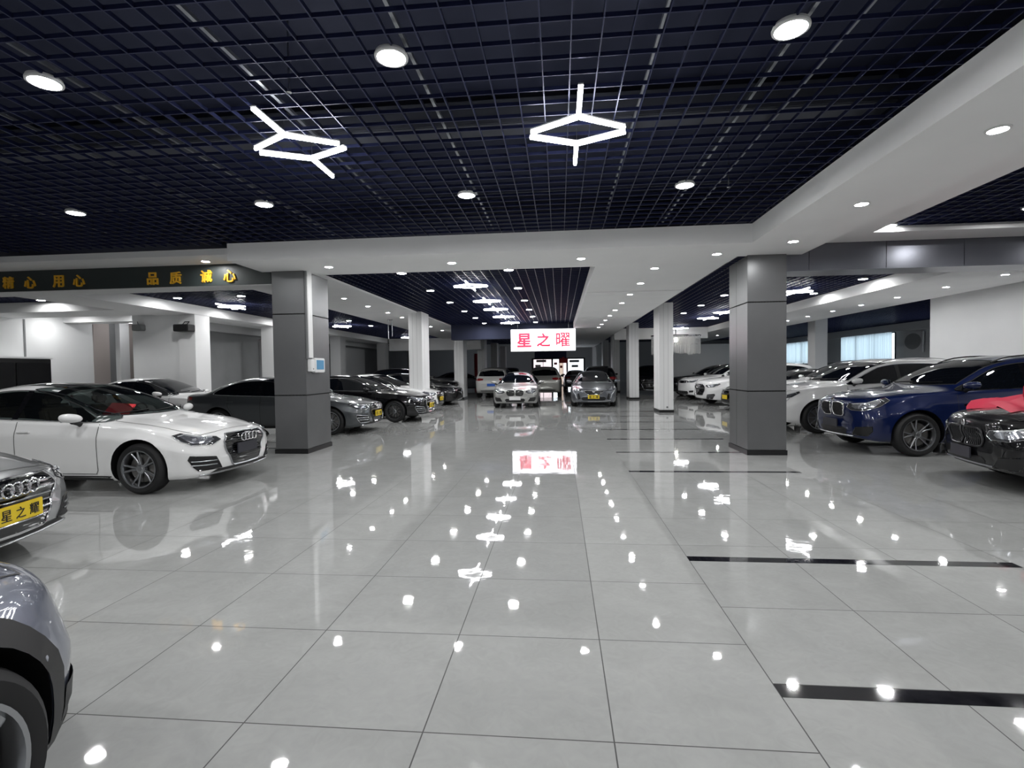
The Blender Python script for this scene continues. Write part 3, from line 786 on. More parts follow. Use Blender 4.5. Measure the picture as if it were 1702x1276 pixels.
def front_cad(sh, root, sp, body, lo, trim):
    dz = sp.get('gz', 0)
    gr = sym([(0, .675 + dz), (.36, .665 + dz), (.40, .64 + dz), (.22, .515 + dz), (0, .505 + dz)])
    o = sh.decal(F(gr), FR, .006, .04).build('grille', 'gloss_black', root, smooth=True, fix=False)
    sh.bead(F(gr), FR, .010, .008).build('grille_frame', 'chrome', o, smooth=True)
    if not lo:
        mb = MB()
        for k in range(5):
            z = .54 + dz + k * .027; hw = pchip([(.505, .18), (.515, .22), (.64, .385), (.67, .35)])(z - dz) - .02
            sh.bead([V((3, -hw, z)), V((3, hw, z))], FR, .005, .010, False, mb, n=5)
        mb.build('grille_mesh', 'alloy_dark', o, smooth=True)
    p = sh.hit((3, 0, .62 + dz), FR, .02)
    MB().prism([(-.055, .028 + .62 + dz), (.055, .028 + .62 + dz), (.048, -.012 + .62 + dz), (0, -.04 + .62 + dz), (-.048, -.012 + .62 + dz)], p.x - .01, p.x + .006, 'x').build('crest_badge', 'chrome', o)
    hp = [sh.pt('f', .44, .655 + dz), sh.pt('f', .46, .68 + dz), sh.pt('f', .66, .70 + dz), sh.pt('s', 1.86, .80 + dz), sh.pt('s', 1.86, .77 + dz), sh.pt('s', 2.03, .67 + dz), sh.pt('f', .66, .64 + dz)]
    headlamp(sh, root, hp, lo)
    for s_ in (1, -1):   # upright running lamps that drop down the corners
        mb = MB(); sh.bead([sh.pt('s', 2.06, .66 + dz), sh.pt('f', .70, .52 + dz * .6), sh.pt('f', .655, .36)], DG, .012, .008, False, mb)
        mb.v = [(x, y * s_, z) for x, y, z in mb.v]; mb.build('running_lamp', 'lens_white', root, smooth=True)
    it = [sh.pt('f', .56, .55 + dz * .5), sh.pt('f', .625, .54 + dz * .5), sh.pt('f', .60, .30), sh.pt('f', .50, .34)]
    two_sides(sh, it, FR, .005, .04, 'air_intake', 'plastic_black', root)
    sh.decal(F(sym([(0, .42), (.40, .42), (.48, .36), (.42, .28), (0, .28)])), FR, .005, .05).build('lower_intake', 'plastic_black', root, smooth=True, fix=False)
    sh.bead([V((3, -.66, .27)), V((3, -.4, .245)), V((3, 0, .24)), V((3, .4, .245)), V((3, .66, .27))], FR, .012, .006, False).build('chin_strip', 'chrome', root, smooth=True)

def front_plain(sh, root, sp, body, lo, trim):
    dz = sp.get('gz', 0)
    gr = sym([(0, .70 + dz), (.44, .70 + dz), (.40, .60 + dz), (0, .585 + dz)])
    o = sh.decal(F(gr), FR, .006, .05).build('grille', 'gloss_black', root, smooth=True, fix=False)
    sh.bead([V((3, -.43, .705 + dz)), V((3, .43, .705 + dz))], FR, .009, .008, False).build('grille_strip', 'chrome', o, smooth=True)
    hp = [sh.pt('f', .46, .62 + dz), sh.pt('f', .47, .69 + dz), sh.pt('f', .66, .70 + dz), sh.pt('s', 1.90, .75 + dz), sh.pt('s', 1.97, .69 + dz), sh.pt('f', .72, .63 + dz)]
    headlamp(sh, root, hp, lo)
    sh.decal(F(sym([(0, .43), (.50, .43), (.56, .36), (.46, .29), (0, .29)])), FR, .005, .05).build('lower_intake', 'plastic_black', root, smooth=True, fix=False)
    it = [sh.pt('f', .60, .37), sh.pt('f', .62, .45), sh.pt('s', 2.14, .47), sh.pt('s', 2.15, .38)]
    two_sides(sh, it, DG, .005, .05, 'air_intake', 'plastic_black', root)
def front_none(*a): pass
FRONTS = {'audi': front_audi, 'bmw': front_bmw, 'cad': front_cad, 'plain': front_plain, 'none': front_none}

#@@SETTING
# ------------------------------------------------------------------ the building
ZG, ZS, ZW = 3.71, 3.42, 4.35        # open grid, soffits, slab above
fl = MB(); fl.add([(-26, -4, 0), (26, -4, 0), (26, 60, 0), (-26, 60, 0), (-26, -4, -.1), (26, -4, -.1), (26, 60, -.1), (-26, 60, -.1)], [(0, 1, 2, 3), (7, 6, 5, 4), (0, 4, 5, 1), (1, 5, 6, 2), (2, 6, 7, 3), (3, 7, 4, 0)])
struct('floor', fl, 'polished_tile')
struct('ceiling', MB().box(-26, 26, -4, 60, ZW, ZW + .2), 'slab')
# black marble inlays between the tiles
n = 0
for y in (2.48, 4.17, 7.67, 9.42, 11.17, 12.92, 14.70, 16.45, 18.2):
    n += 1; struct('trim_%d' % n, MB().box(1.007, 3.43, y - .05, y + .05, -.004, .0012), 'marble_black')
for y in (9.85, 10.75):
    n += 1; struct('trim_%d' % n, MB().box(-8.2, -5.4, y - .04, y + .04, -.004, .0012), 'marble_black')
# ducts and conduits above the grid
n += 1; mb = MB()
for y, z0, wd in ((1.6, 4.02, .3), (5.2, 4.0, .35), (12.3, 4.0, .4)):
    mb = MB().rbox(-14, 3.2, y, y + wd, z0, z0 + .25, .01); struct('ceiling_duct', mb, 'duct')
for x in (-7.6, -5.1, -2.45, .75, 2.1):
    struct('ceiling_conduit', MB().box(x - .015, x + .015, -3, 8.1, 3.93, 3.96), 'rail')

def grid(name, x0, x1, y0, y1, pitch=.2, hgt=.032, wid=.009, z=ZG):
    mb = MB(); x = x0 + pitch / 2
    while x < x1: mb.box(x - wid / 2, x + wid / 2, y0, y1, z, z + hgt); x += pitch
    y = y0 + pitch / 2
    while y < y1: mb.box(x0, x1, y - wid / 2, y + wid / 2, z + .001, z + hgt - .001); y += pitch
    return struct(name, mb, 'grid_metal')
grid('ceiling_grid_front', -15.0, 2.96, -3.0, 8.3)
grid('ceiling_grid_front_right', 4.2, 14.0, -3.0, 9.25)
grid('ceiling_grid_centre', -5.22, .68, 9.68, 24.6)
grid('ceiling_grid_right_bay', 3.06, 8.1, 9.68, 29)
grid('ceiling_grid_left_bay', -11.5, -7.8, 9.68, 34)
grid('ceiling_grid_far_left', -22, -12.9, 9.7, 28, .2)
grid('ceiling_grid_far_right', 10.8, 22, 16.8, 42, .25)
grid('ceiling_grid_back', -5.22, .68, 25.2, 44, .3)
for x in (-3.77, -1.13, 1.51):      # carrier rails that hold the round lamps
    struct('ceiling_rail', MB().box(x + .09, x + .115, -3, 8.2, ZG + .055, ZG + .085), 'rail')
struct('ceiling_rail', MB().box(-15, 2.9, 6.62, 6.645, ZG + .055, ZG + .085), 'rail')
# painted soffits
W_ = 'white_plaster'
struct('ceiling_beam_front', MB().box(-5.55, 2.96, 8.22, 9.70, ZS, ZG), W_)
struct('ceiling_beam_run', MB().box(2.96, 4.13, -3.0, 9.22, ZS, ZG).box(2.96, 3.07, 9.22, 9.7, ZS, ZG), W_)
struct('ceiling_step_right', MB().box(4.13, 4.92, -3.0, 9.22, 3.60, ZG), W_)
struct('ceiling_cove_right', MB().box(4.92, 14, 8.68, 9.22, 3.60, ZG).box(4.92, 14, 8.60, 8.68, 3.60, 3.66), W_)
struct('ceiling_step_left', MB().box(-15, -5.55, 8.52, 9.24, 3.60, ZG), W_)
struct('ceiling_soffit_right', MB().box(.68, 3.06, 9.70, 46, ZS, ZG), W_)
struct('ceiling_soffit_left', MB().box(-7.8, -5.22, 9.75, 34, 3.66, ZG), W_)
struct('ceiling_soffit_far_right', MB().box(8.1, 10.8, 9.75, 44, ZS, ZG), W_)
struct('ceiling_soffit_far_left', MB().box(-12.9, -11.5, 9.75, 36, ZS, ZG), W_)
struct('ceiling_cross_left', MB().box(-22, -12.9, 13.9, 15.3, ZS, ZG), W_)
struct('ceiling_cross_left_back', MB().box(-22, -12.9, 16.9, 17.6, ZS, ZG), W_)
struct('ceiling_bulkhead_centre', MB().box(-5.22, .68, 24.6, 25.2, 3.0, ZG), 'slab')
struct('ceiling_bulkhead_left', MB().box(-11.5, -5.2, 34, 34.6, 2.9, ZG), W_)
struct('ceiling_bulkhead_right', MB().box(3.06, 8.1, 29, 29.4, 3.1, ZG), W_)
for y in (12.9, 19.5):
    struct('trim_soffit', MB().box(.70, 3.04, y, y + .10, ZS - .02, ZS), W_)

# walls
struct('wall_back', MB().box(-26, 26, 57, 57.2, 0, ZW), 'wall_mid')
struct('wall_right', MB().box(11.0, 11.2, -3.0, 16.4, 0, ZG), 'wall_white')
struct('wall_right_front', MB().box(11.0, 26, -3.2, -3.0, 0, ZW), 'wall_white')
struct('wall_left_front', MB().box(-17.9, -17.7, -3.0, 18.05, 0, ZG), 'wall_white')
struct('wall_behind', MB().box(-26, 11.2, -3.7, -3.5, 0, ZW), 'wall_white')
struct('wall_left_block', MB().box(-13.75, -12.1, 15.45, 16.0, 0, ZG), 'wall_white')
struct('wall_left_niche', MB().box(-17.9, -17.68, 18.05, 18.75, 0, ZG).box(-17.9, -17.68, 19.6, 23.5, 0, ZG), 'wall_beige')
struct('wall_left_recess', MB().box(-17.9, -17.8, 18.75, 19.15, 0, ZG), 'wall_grey')
struct('wall_left_pier', MB().box(-17.9, -17.6, 19.15, 19.6, 0, ZG), 'wall_white')
struct('trim_wall_left', MB().box(-17.71, -17.685, 15.5, 15.56, 0, ZS), 'wall_grey')
struct('wall_left_return', MB().box(-17.9, -13.4, 23.5, 23.7, 0, ZG), 'wall_grey')
struct('wall_left_back', MB().box(-13.35, -13.15, 16.6, 46, 0, ZG), 'wall_grey')
struct('wall_left_head', MB().box(-13.15, -12.9, 16.6, 40, 3.12, ZS), 'wall_mid')
struct('wall_left_panel', MB().box(-13.15, -13.0, 28.6, 33.4, 0, 3.0).box(-13.15, -13.0, 21.5, 25.4, 0, 3.0), 'wall_mid')
struct('wall_right_infill', MB().box(18.3, 18.45, 26.0, 29.9, 1.7, 3.3).box(18.3, 18.45, 35.2, 37.8, 1.7, 3.3), 'wall_white')
struct('wall_partition_right', MB().box(7.2, 12.2, 35.4, 35.6, 0, 3.05), 'wall_white')
struct('wall_right_far', MB().box(18.3, 18.5, 16.5, 57, 0, 1.7), 'wall_mid')
struct('wall_right_lintel', MB().box(18.2, 18.5, 16.5, 57, 3.3, ZG), 'wall_white')
struct('wall_right_return', MB().box(11.2, 26, 16.3, 16.45, 0, ZG), 'wall_white')

def column(x0, x1, y0, y1, zt, m_, label, seams=(), base=.085, grooves=True):
    t = thing('column', label, 'column', ((x0 + x1) / 2, (y0 + y1) / 2, 0), 0, 'columns of the hall'); props(t, kind='structure')
    cx, cy_ = (x0 + x1) / 2, (y0 + y1) / 2
    a, b = (x1 - x0) / 2, (y1 - y0) / 2
    zs = [base] + list(seams) + [zt]; mb = MB()
    for z0, z1 in zip(zs, zs[1:]): mb.rbox(-a, a, -b, b, z0 + (.004 if z0 > base else 0), z1 - (.004 if z1 < zt else 0), .006, 0)
    mb.build('shaft', m_, t)
    if seams:
        MB().box(-a + .006, a - .006, -b + .006, b - .006, base, zt).build('core', 'cladding_gap', t)
        if True:
            MB().box(-a - .0008, -a + .01, -b + (2 * b) * .58, -b + (2 * b) * .58 + .008, base + .01, zt - .01).build('panel_joint', 'cladding_gap', t)
    elif grooves:
        g = MB()
        for f_ in (.3, .62): g.box(-a + 2 * a * f_, -a + 2 * a * f_ + .007, -b - .001, -b + .01, base, zt)
        for sx in (-1, 1): g.box(sx * a - .0015 if sx < 0 else a - .01, (-a + .01) if sx < 0 else a + .0015, -b + 2 * b * .35, -b + 2 * b * .35 + .007, base, zt)
        g.build('joint', 'wall_mid', t)
    MB().box(-a - .012, a + .012, -b - .012, b + .012, 0, base).build('skirting', 'skirting', t)
    return t
dl = column(-5.35, -4.72, 9.20, 10.20, ZS, 'cladding_dark', 'dark grey panelled column with a white conduit and control box', (1.10, 2.62))
dr = column(3.21, 3.85, 9.13, 10.08, ZS, 'cladding_dark', 'dark grey panelled column at the black floor stripes, without conduit', (1.10, 2.62))
RC = [(17.75, 'white column nearest behind the dark panelled column on the chandelier side'), (25.3, 'second white column of the chandelier side row'), (33.2, 'third column of the chandelier side row'), (40.5, 'column of the chandelier side row, partly behind the dark sedan'), (47, 'far column of the chandelier side row'), (53, 'last column of the chandelier side row')]
for i, (y, lb) in enumerate(RC):
    column(3.37, 3.83, y, y + 1.05, ZG, 'column_white', lb)
for y, lb in ((18.6, 'white column nearest behind the dark column with the control box'), (26.8, 'second white column behind the dark column with the control box'), (34.6, 'brown-grey shaded column beside the white car seen from behind'), (41.5, 'far column left of the red sign'), (48, 'last column left of the red sign')):
    column(-5.55, -5.05, y, y + 1.05, ZG, 'column_white', lb)
column(11.75, 12.35, 16.45, 17.3, ZS, 'column_white', 'white column at the corner of the big white wall', grooves=False)
column(11.8, 12.35, 25, 25.7, ZG, 'column_white', 'grey column between the curtained windows', grooves=False)
column(11.8, 12.3, 36, 36.7, ZG, 'wall_grey', 'thin grey column behind the chandelier', grooves=False)
for y, m_, lb in ((15.35, 'column_white', 'white pillar with a black speaker mounted on it'), (19.9, 'column_white', 'white pillar just left of the dark column with the control box'), (26.2, 'wall_mid', 'grey pillar just right of the dark column with the control box'), (33.2, 'wall_mid', 'grey pillar seen over the roofs of the black sedans'), (40, 'wall_mid', 'last grey pillar before the first white column on the left')):
    column(-12.08, -11.52, y, y + .7, ZS, m_, lb, grooves=False)

# lettered beam left, panelled beam right
bl = thing('sign_beam', 'dark green-grey beam with gold Chinese lettering', 'sign', (-10, 9.24, 3.2)); props(bl, kind='thing')
MB().box(-5, 4.62, 0, .55, 0, .40).build('panel', 'signboard', bl)
MB().box(-5, 4.62, .02, .53, -.012, 0).build('under_strip', 'white_plaster', bl)

#@@THINGS
GOLD = [('精', -10.82, 3.375), ('心', -10.35, 3.365), ('用', -9.74, 3.37), ('心', -9.30, 3.37), ('品', -7.76, 3.365), ('质', -7.29, 3.365), ('诚', -6.66, 3.375), ('心', -6.19, 3.37)]
for ch, x, z in GOLD:
    glyphs(MB(), ch, (0, 0, 0), .2).v
    g = glyphs(MB(), ch, (x + 10, -.004, z - 3.2), .235, (1, 0, 0), (0, 0, 1), .018, 1.0, .022); g.build('letter', 'gold', bl)
br = thing('panel_beam', 'grey-violet metal panelled beam running right from the dark column', 'beam', (7.5, 9.24, 3.16)); props(br, kind='thing')
xs_ = [-3.65, -3.24, -2.0, -.78, .45, 1.7, 2.95, 3.49]
for a, b in zip(xs_, xs_[1:]): MB().rbox(a + .003, b - .003, 0, .5, 0, .44, .004).build('panel', 'cladding_beam', br)
MB().box(-3.65, 3.49, -.03, .55, -.02, -.002).build('under_strip', 'cladding_beam', br)

# hanging red-lettered lightbox
sg = thing('hanging_sign', 'white lit sign box with red Chinese characters over the centre aisle', 'sign', (-.755, 24.25, 2.365))
MB().rbox(-1.535, 1.535, 0, .16, 0, 1.06, .012).build('casing', 'lamp_frame', sg)
MB().box(-1.51, 1.51, -.006, .002, .025, 1.035).build('lit_face', 'sign_emit', sg)
for ch, x in (('星', -.90), ('之', .02), ('曜', .935)):
    glyphs(MB(), ch, (x, -.008, .53), .66, (1, 0, 0), (0, 0, 1), .012, 1.0, .034 if ch != '曜' else .014).build('letter', 'sign_red', sg)
for x in (-1.2, 1.2): MB().tube([(x, .08, 1.06), (x, .08, 1.4)], .01, 6).build('hanger', 'steel_rail', sg)

# ---- lamps
def round_lamp(x, y, z, r, label, group, em):
    t = thing('ceiling_lamp' if r > .09 else 'downlight', label, 'lamp', (x, y, z), 0, group)
    MB().lathe([(r + .018, 0), (r + .016, -.012), (r, -.014), (r, .012), (.001, .013), (.001, .024), (r + .010, .022), (r + .018, 0)], 28, 'z').build('frame', 'lamp_frame', t, smooth=True)
    MB().lathe([(.001, -.008), (r, -.008)], 28, 'z').build('diffuser', em, t)
    return t
def copy_lamp(src, x, y, z, label, group):
    o = copy_tree(src); o.location = (x, y, z); o['label'] = label
    if group: o['group'] = group
    return o
ORD = ['first', 'second', 'third', 'fourth', 'fifth', 'sixth', 'seventh', 'eighth', 'ninth', 'tenth']
big = None
def bigl(x, y, label, group='round lamps in the dark grid'):
    global big
    if big is None: big = round_lamp(x, y, ZG - .005, .098, label, group, 'lamp_emit'); return big
    return copy_lamp(big, x, y, ZG - .005, label, group)
for i, x in enumerate((-3.77, -1.135, 1.51)):
    bigl(x, 3.525, ['big round lamp nearest the viewer, left of both star lights', 'big round lamp nearest the viewer between the two star lights', 'big round lamp nearest the viewer, right of both star lights'][i])
for i, x in enumerate((-6.42, -3.77, -1.125, 1.515)):
    bigl(x, 6.36, ['outermost round lamp above the gold lettering in the front grid', 'round lamp near the front beam, left of both star lights', 'round lamp near the front beam, between the star lights', 'round lamp near the front beam, right of both star lights'][i])
for i, y in enumerate((11.2, 13.75, 16.25, 18.75, 21.25, 23.8)):
    bigl(-3.47, y, ORD[i] + ' round lamp behind the front beam, aisle row beside the left soffit', 'aisle grid lamps')
    bigl(-1.08, y, ORD[i] + ' round lamp behind the front beam, aisle row over the red sign', 'aisle grid lamps')
for y, rw in ((3.525, 'level with the star lights'), (.7, 'just above the viewer'), (-2.1, 'behind the viewer')):  # unseen lamps added to light the near part of the hall
    for x, cl in ((-9.06, 'outermost'), (-6.42, 'next to outermost'), (-3.77, 'inner left'), (-1.13, 'middle'), (1.51, 'inner right')):
        if y > 3 and x > -5: continue
        bigl(x, y, 'round front grid lamp added out of view, %s, %s' % (cl, rw))
for x, y, cl in ((6.6, 5.0, 'second from the metal beam'), (6.6, 2.2, 'third from the metal beam'), (9.2, 7.9, 'near the metal beam by the white wall'), (9.2, 5.0, 'by the white wall, second from the beam'), (9.2, 2.2, 'by the white wall, third from the beam'), (6.6, -.5, 'beside the viewer')):  # more unseen lamps, added to brighten the right side
    bigl(x, y, 'round right grid lamp added out of view, ' + cl, 'right bay grid lamps')
for i, (x, y) in enumerate(((5.03, 16.24), (5.01, 18.74), (5.0, 21.25), (7.69, 13.85), (7.68, 16.36), (5.16, 8.62), (6.62, 7.9), (7.6, 21.3))):
    bigl(x, y, ['round lamp in the bay beside the dark column, nearest of three', 'round lamp in the bay beside the dark column, middle of three', 'round lamp in the bay beside the dark column, farthest of three', 'round lamp in the grid below the panelled metal beam, over the white cars', 'round lamp beside the small star light right of the dark column', 'round lamp at the lit white edge above the panelled metal beam', 'round lamp in the grid at the frame edge above the panelled metal beam', 'round lamp in the right bay behind the dark column'][i], 'right bay grid lamps')
for i, (x, y) in enumerate(((-8.91, 21.2), (-10.7, 23.9), (-8.93, 23.8), (-14.82, 13.5), (-16.9, 16.2), (-14.65, 16.2), (-10.86, 13.8), (-10.9, 16.46), (-8.9, 13.75), (-8.9, 16.3), (-10.8, 19.6))):
    bigl(x, y, ['round lamp behind the elongated star light right of the dark left column', 'small round lamp left of the star light right of the dark left column', 'round lamp over the black sedans in the left bay', 'round lamp under the gold lettering above the white sedan roof', 'farthest left round lamp at the cross soffit', 'round lamp over the white wall block behind the white sedan', 'round lamp under the middle gold characters', 'round lamp below the star light left of the dark column', 'round lamp above the star light left of the dark column', 'round lamp in the left bay behind the dark column', 'round lamp in the left bay close to the white pilasters'][i], 'left bay grid lamps')
dnl = None
def small(x, y, label, group, z=ZS):
    global dnl
    if dnl is None: dnl = round_lamp(x, y, z - .001, .068, label, group, 'spot_emit'); return
    copy_lamp(dnl, x, y, z - .001, label, group)
for i, x in enumerate((-4.1, -1.86, .39, 2.64)): small(x, 8.92, 'downlight in the white front beam, ' + ['directly right of the column with the control box', 'over the white sedan facing the viewer', 'over the red sign', 'next to the dark column without conduit'][i], 'front beam downlights')
small(-6.46, 8.94, 'downlight at the end of the gold lettering beam', 'front beam downlights', 3.60)
for i, y in enumerate((10.0, 11.72, 13.45, 15.2, 16.98, 18.75, 20.5, 22.3, 24.0)): small(1.82, y, ORD[i] + ' downlight behind the front beam, row beside the chandelier side columns', 'right soffit downlights')
for i, y in enumerate((14.43, 16.3, 18.25, 19.95, 24.5, 27)): small(-6.2, y, ORD[i] + ' downlight behind the front beam, row of the left soffit', 'left soffit downlights', 3.66)
for i, y in enumerate((8.2, 6.43, 4.55, 2.7)): small(3.55, y, ['downlight in the wide run of soffit, next to the dark column', 'downlight in the middle of the wide soffit above the panelled beam', 'nearest visible downlight in the wide soffit, close to the frame edge', 'downlight in the wide soffit beside the viewer'][i], 'run soffit downlights')
for i, y in enumerate((11.94, 13.63, 15.46, 17.2, 18.9, 20.7, 22.5, 25.5, 28.5, 32)): small(9.5, y, ORD[i] + ' downlight of the soffit above the white cars and the curtained windows', 'far right soffit downlights')  # the farthest of the row are added to brighten the back right walls

def star(x, y, label, rz=0, s=1.0, z=3.60):
    t = thing('star_light', label, 'lamp', (x, y, z), rz, 'star shaped LED lights'); L = .46 * s
    arms = [((0, -.255), (0, -1)), ((0, -.255), (.87, .49)), ((0, -.255), (-.87, .49)), ((0, .255), (0, 1)), ((0, .255), (.90, -.42)), ((0, .255), (-.90, -.42))]
    for c, d in arms:
        d = V(d).normalized(); a = V(c) * s + d * .012; b = V(c) * s + d * L
        MB().tube([(a.x, a.y, 0), (b.x, b.y, 0)], .0165, 10).build('light_bar', 'tube_emit', t, smooth=True)
        MB().box(-.02, .02, 0, L, .018, .03, M_=Matrix.Translation((c[0] * s, c[1] * s, 0)) @ Matrix.Rotation(math.atan2(d.y, d.x) - pi / 2, 4, 'Z')).build('bar_housing', 'lamp_frame', t)
    for cy_ in (-.255, .255): MB().tube([(0, cy_ * s, .03), (0, cy_ * s, ZG - z + .04)], .003, 5).build('suspension_wire', 'steel_rail', t)
    return t
s0 = star(.18, 4.585, 'large star shaped LED light straight above the aisle, hanging below the grid')
def star2(x, y, label, z=3.60):
    o = copy_tree(s0); o.location = (x, y, z); o['label'] = label
star2(-2.375, 4.60, 'large star shaped LED light left of the aisle, hanging below the grid')
for i, y in enumerate((12.6, 15.45, 17.6, 20.1, 22.8)): star2(-2.17, y, ORD[i] + ' star shaped LED light of the row leading to the red sign')
for x, y, lb in ((6.3, 22.5, 'star light farthest in the bay right of the white columns'), (6.3, 20.2, 'star light cut by the dark column on its left side'), (6.6, 15.0, 'star light just right of the dark column, under the metal beam'), (-9.8, 22.5, 'star light right of the dark left column, over the black sedans'), (-10.05, 15.0, 'star light under the last gold character'), (-16.6, 18.9, 'tube shaped star light over the beige niche far left'), (-14.7, 25, 'star light at the edge of the dark left column'), (-9.3, 31, 'star light between the two white columns on the left'), (6.4, 28, 'far star light above the chandelier')):
    star2(x, y, lb, 3.58)

# ---- fittings on the left dark column
cdt = thing('cable_trunking', 'white vertical cable trunking on the dark column', 'trunking', (-4.70, 9.30, 1.78))
MB().rbox(-.02, .025, -.04, .12, .02, ZS - 1.78, .004).build('cover', 'column_white', cdt)
MB().rbox(-.02, .012, -.075, -.045, 0, ZS - 1.78, .003).build('side_pipe', 'wall_grey', cdt)
cb = thing('control_box', 'white and blue wall control box under the white trunking', 'control box', (-4.70, 9.32, 1.54))
MB().rbox(-.02, .06, -.06, .08, 0, .235, .01).build('housing', 'column_white', cb)
MB().rbox(-.02, .06, .10, .50, -.02, .26, .012).build('panel_frame', 'column_white', cb)
MB().box(.058, .064, .15, .45, .04, .22).build('blue_panel', mat('panel_blue', (.10, .32, .55), .3), cb)
MB().lathe([(.001, .064), (.012, .064), (.012, .055)], 12, 'x', (0, .02, .05)).build('button', 'ink', cb)
sp_ = thing('wall_speaker', 'black speaker on the white pillar behind the white cars', 'speaker', (-11.72, 15.3, 2.86))
MB().rbox(-.28, .22, -.3, .05, 0, .22, .02).build('cabinet', 'plastic_black', sp_)
MB().tube([(-.1, -.1, .22), (-.1, .0, .32), (.05, .0, .32), (.05, -.1, .22)], .012, 6).build('bracket', 'plastic_black', sp_)
sp2 = thing('wall_speaker', 'small grey box mounted high on the big white wall corner', 'speaker', (11.75, 16.3, 3.0))
MB().rbox(-.12, .12, -.16, .15, 0, .20, .02).build('cabinet', 'wall_grey', sp2); MB().tube([(.1, 0, .2), (.1, .05, .36)], .012, 6).build('bracket', 'steel_rail', sp2)
sp3 = thing('wall_speaker', 'small grey box on the white wall block behind the white sedan', 'speaker', (-13.4, 15.4, 2.93))
MB().rbox(-.2, .12, -.16, .06, 0, .20, .02).build('cabinet', 'wall_grey', sp3); MB().tube([(-.1, 0, .2), (-.1, -.03, .30)], .012, 6).build('bracket', 'steel_rail', sp3)
hp_ = thing('hanging_bracket', 'thin pair of metal rods hanging from the left bay ceiling', 'bracket', (-6.99, 20.6, 2.75))
MB().tube([(0, 0, 0), (0, 0, .95)], .018, 8).build('rod', 'alloy', hp_); MB().tube([(.16, 0, .2), (.16, 0, .95)], .014, 8).build('rod', 'alloy', hp_)
MB().box(-.03, .2, -.02, .02, .86, .89).build('cross_bar', 'alloy', hp_); MB().rbox(-.03, .03, -.03, .03, -.12, .1, .01).build('tip', 'plastic_black', hp_)
sck = thing('floor_socket', 'small oval cover plate low on the nearest white column', 'socket', (3.62, 17.745, .18))
MB().lathe([(.001, -.006), (.03, -.006), (.034, 0)], 20, 'y').build('cover', 'wall_grey', sck)
cbn = thing('cabinet', 'dark low cabinet against the far left wall', 'cabinet', (-17.15, 14.9, 0))
MB().rbox(-.45, .3, -1.6, .72, 0, 2.08, .02).build('carcass', 'plastic_black', cbn)
for y0 in (-1.55, -.42): MB().rbox(.3, .33, y0, y0 + 1.08, .1, 1.95, .01).build('door', 'gloss_black', cbn)
MB().rbox(-.5, .34, -1.64, .76, 2.08, 2.14, .01).build('top', 'wall_white', cbn)

for x, y, lb in ((2.0, 6.3, 'small sprinkler head in the dark grid near the front beam corner'), (-2.0, 3.75, 'small sprinkler head above the left large star light')):
    o = thing('sprinkler', lb, 'sprinkler', (x, y, ZG - .05), 0, 'sprinkler heads')
    MB().tube([(0, 0, .0), (0, 0, .5)], .008, 6).build('pipe', 'alloy', o); MB().lathe([(.001, -.03), (.02, -.028), (.02, -.02), (.008, 0), (.001, 0)], 12, 'z').build('head', 'chrome', o)
# ---- chandelier
ch = thing('chandelier', 'wide crystal drum chandelier hanging behind the white column', 'chandelier', (5.95, 27, 3.12))
m = mat('crystal', (.92, .93, .95), .12, .0, spec=.9); b_ = m.node_tree.nodes['Principled BSDF']; b_.inputs['Transmission Weight'].default_value = .15
MB().lathe([(1.0, 0), (1.02, .03), (.98, .05), (.96, 0)], 40, 'z').xf(Matrix.Diagonal((1.25, .55, 1, 1))).build('rim', 'chrome', ch, smooth=True)
mb = MB(); random.seed(3)
for ring in (1.0, .8, .55):
    for k in range(int(84 * ring)):
        a = 2 * pi * k / int(84 * ring) + random.random() * .03; L = (.82 + .1 * random.random()) * (1 - .12 * (1 - ring))
        x, y = cos(a) * 1.22 * ring, sin(a) * .53 * ring; zz = 0
        while zz > -L:
            h = .05 + .02 * random.random(); r = .017
            mb.add([(x, y, zz), (x + r, y, zz - h / 2), (x, y + r, zz - h / 2), (x - r, y, zz - h / 2), (x, y - r, zz - h / 2), (x, y, zz - h)], [(0, 1, 2), (0, 2, 3), (0, 3, 4), (0, 4, 1), (5, 2, 1), (5, 3, 2), (5, 4, 3), (5, 1, 4)]); zz -= h
o = mb.build('crystal_strands', 'crystal', ch); o['kind'] = 'stuff'
MB().tube([(0, 0, .05), (0, 0, .62)], .02, 8).build('stem', 'chrome', ch)
MB().lathe([(.001, -.3), (.08, -.3), (.08, -.1), (.001, -.1)], 16, 'z').build('bulb', mat('bulb_emit', (.8, .8, .8), emit=(1, .95, .85), es=40), ch)

# ---- far end of the hall: shop front, curtained windows
mat('pane_pink', (.5, .5, .5), .3, emit=(1, .86, .90), es=.9); mat('pane_blue', (.5, .5, .5), .3, emit=(.82, .91, 1), es=1.9); mat('pane_warm', (.5, .5, .5), .3, emit=(1, .80, .66), es=.5)
mat('banner_navy', (.03, .03, .09), .5); mat('red_sign', (.45, .02, .03), .5)
sf = thing('shop_front', 'distant glazed shop front with dark posts at the end of the aisle', 'shop front', (-.3, 47, 0))
MB().box(-1.95, .95, 0, .15, 2.5, 3.3).build('header', 'banner_navy', sf)
MB().box(-2.2, 2.6, -.02, .17, 2.42, 2.52).build('lintel', 'plastic_black', sf)
for x in (-2.15, -.35, 1.0, 2.55): MB().box(x - .07, x + .07, -.04, .16, 0, 2.5).build('post', 'plastic_black', sf)
for x0, x1, m_ in ((-2.05, -1.2, 'pane_pink'), (-1.15, -.43, 'pane_pink'), (-.27, .25, 'pane_blue'), (.3, .62, 'pane_warm'), (.66, .93, 'pane_pink'), (1.08, 2.47, 'pane_blue')):
    MB().box(x0, x1, .05, .08, .1, 2.4).build('pane', m_, sf)
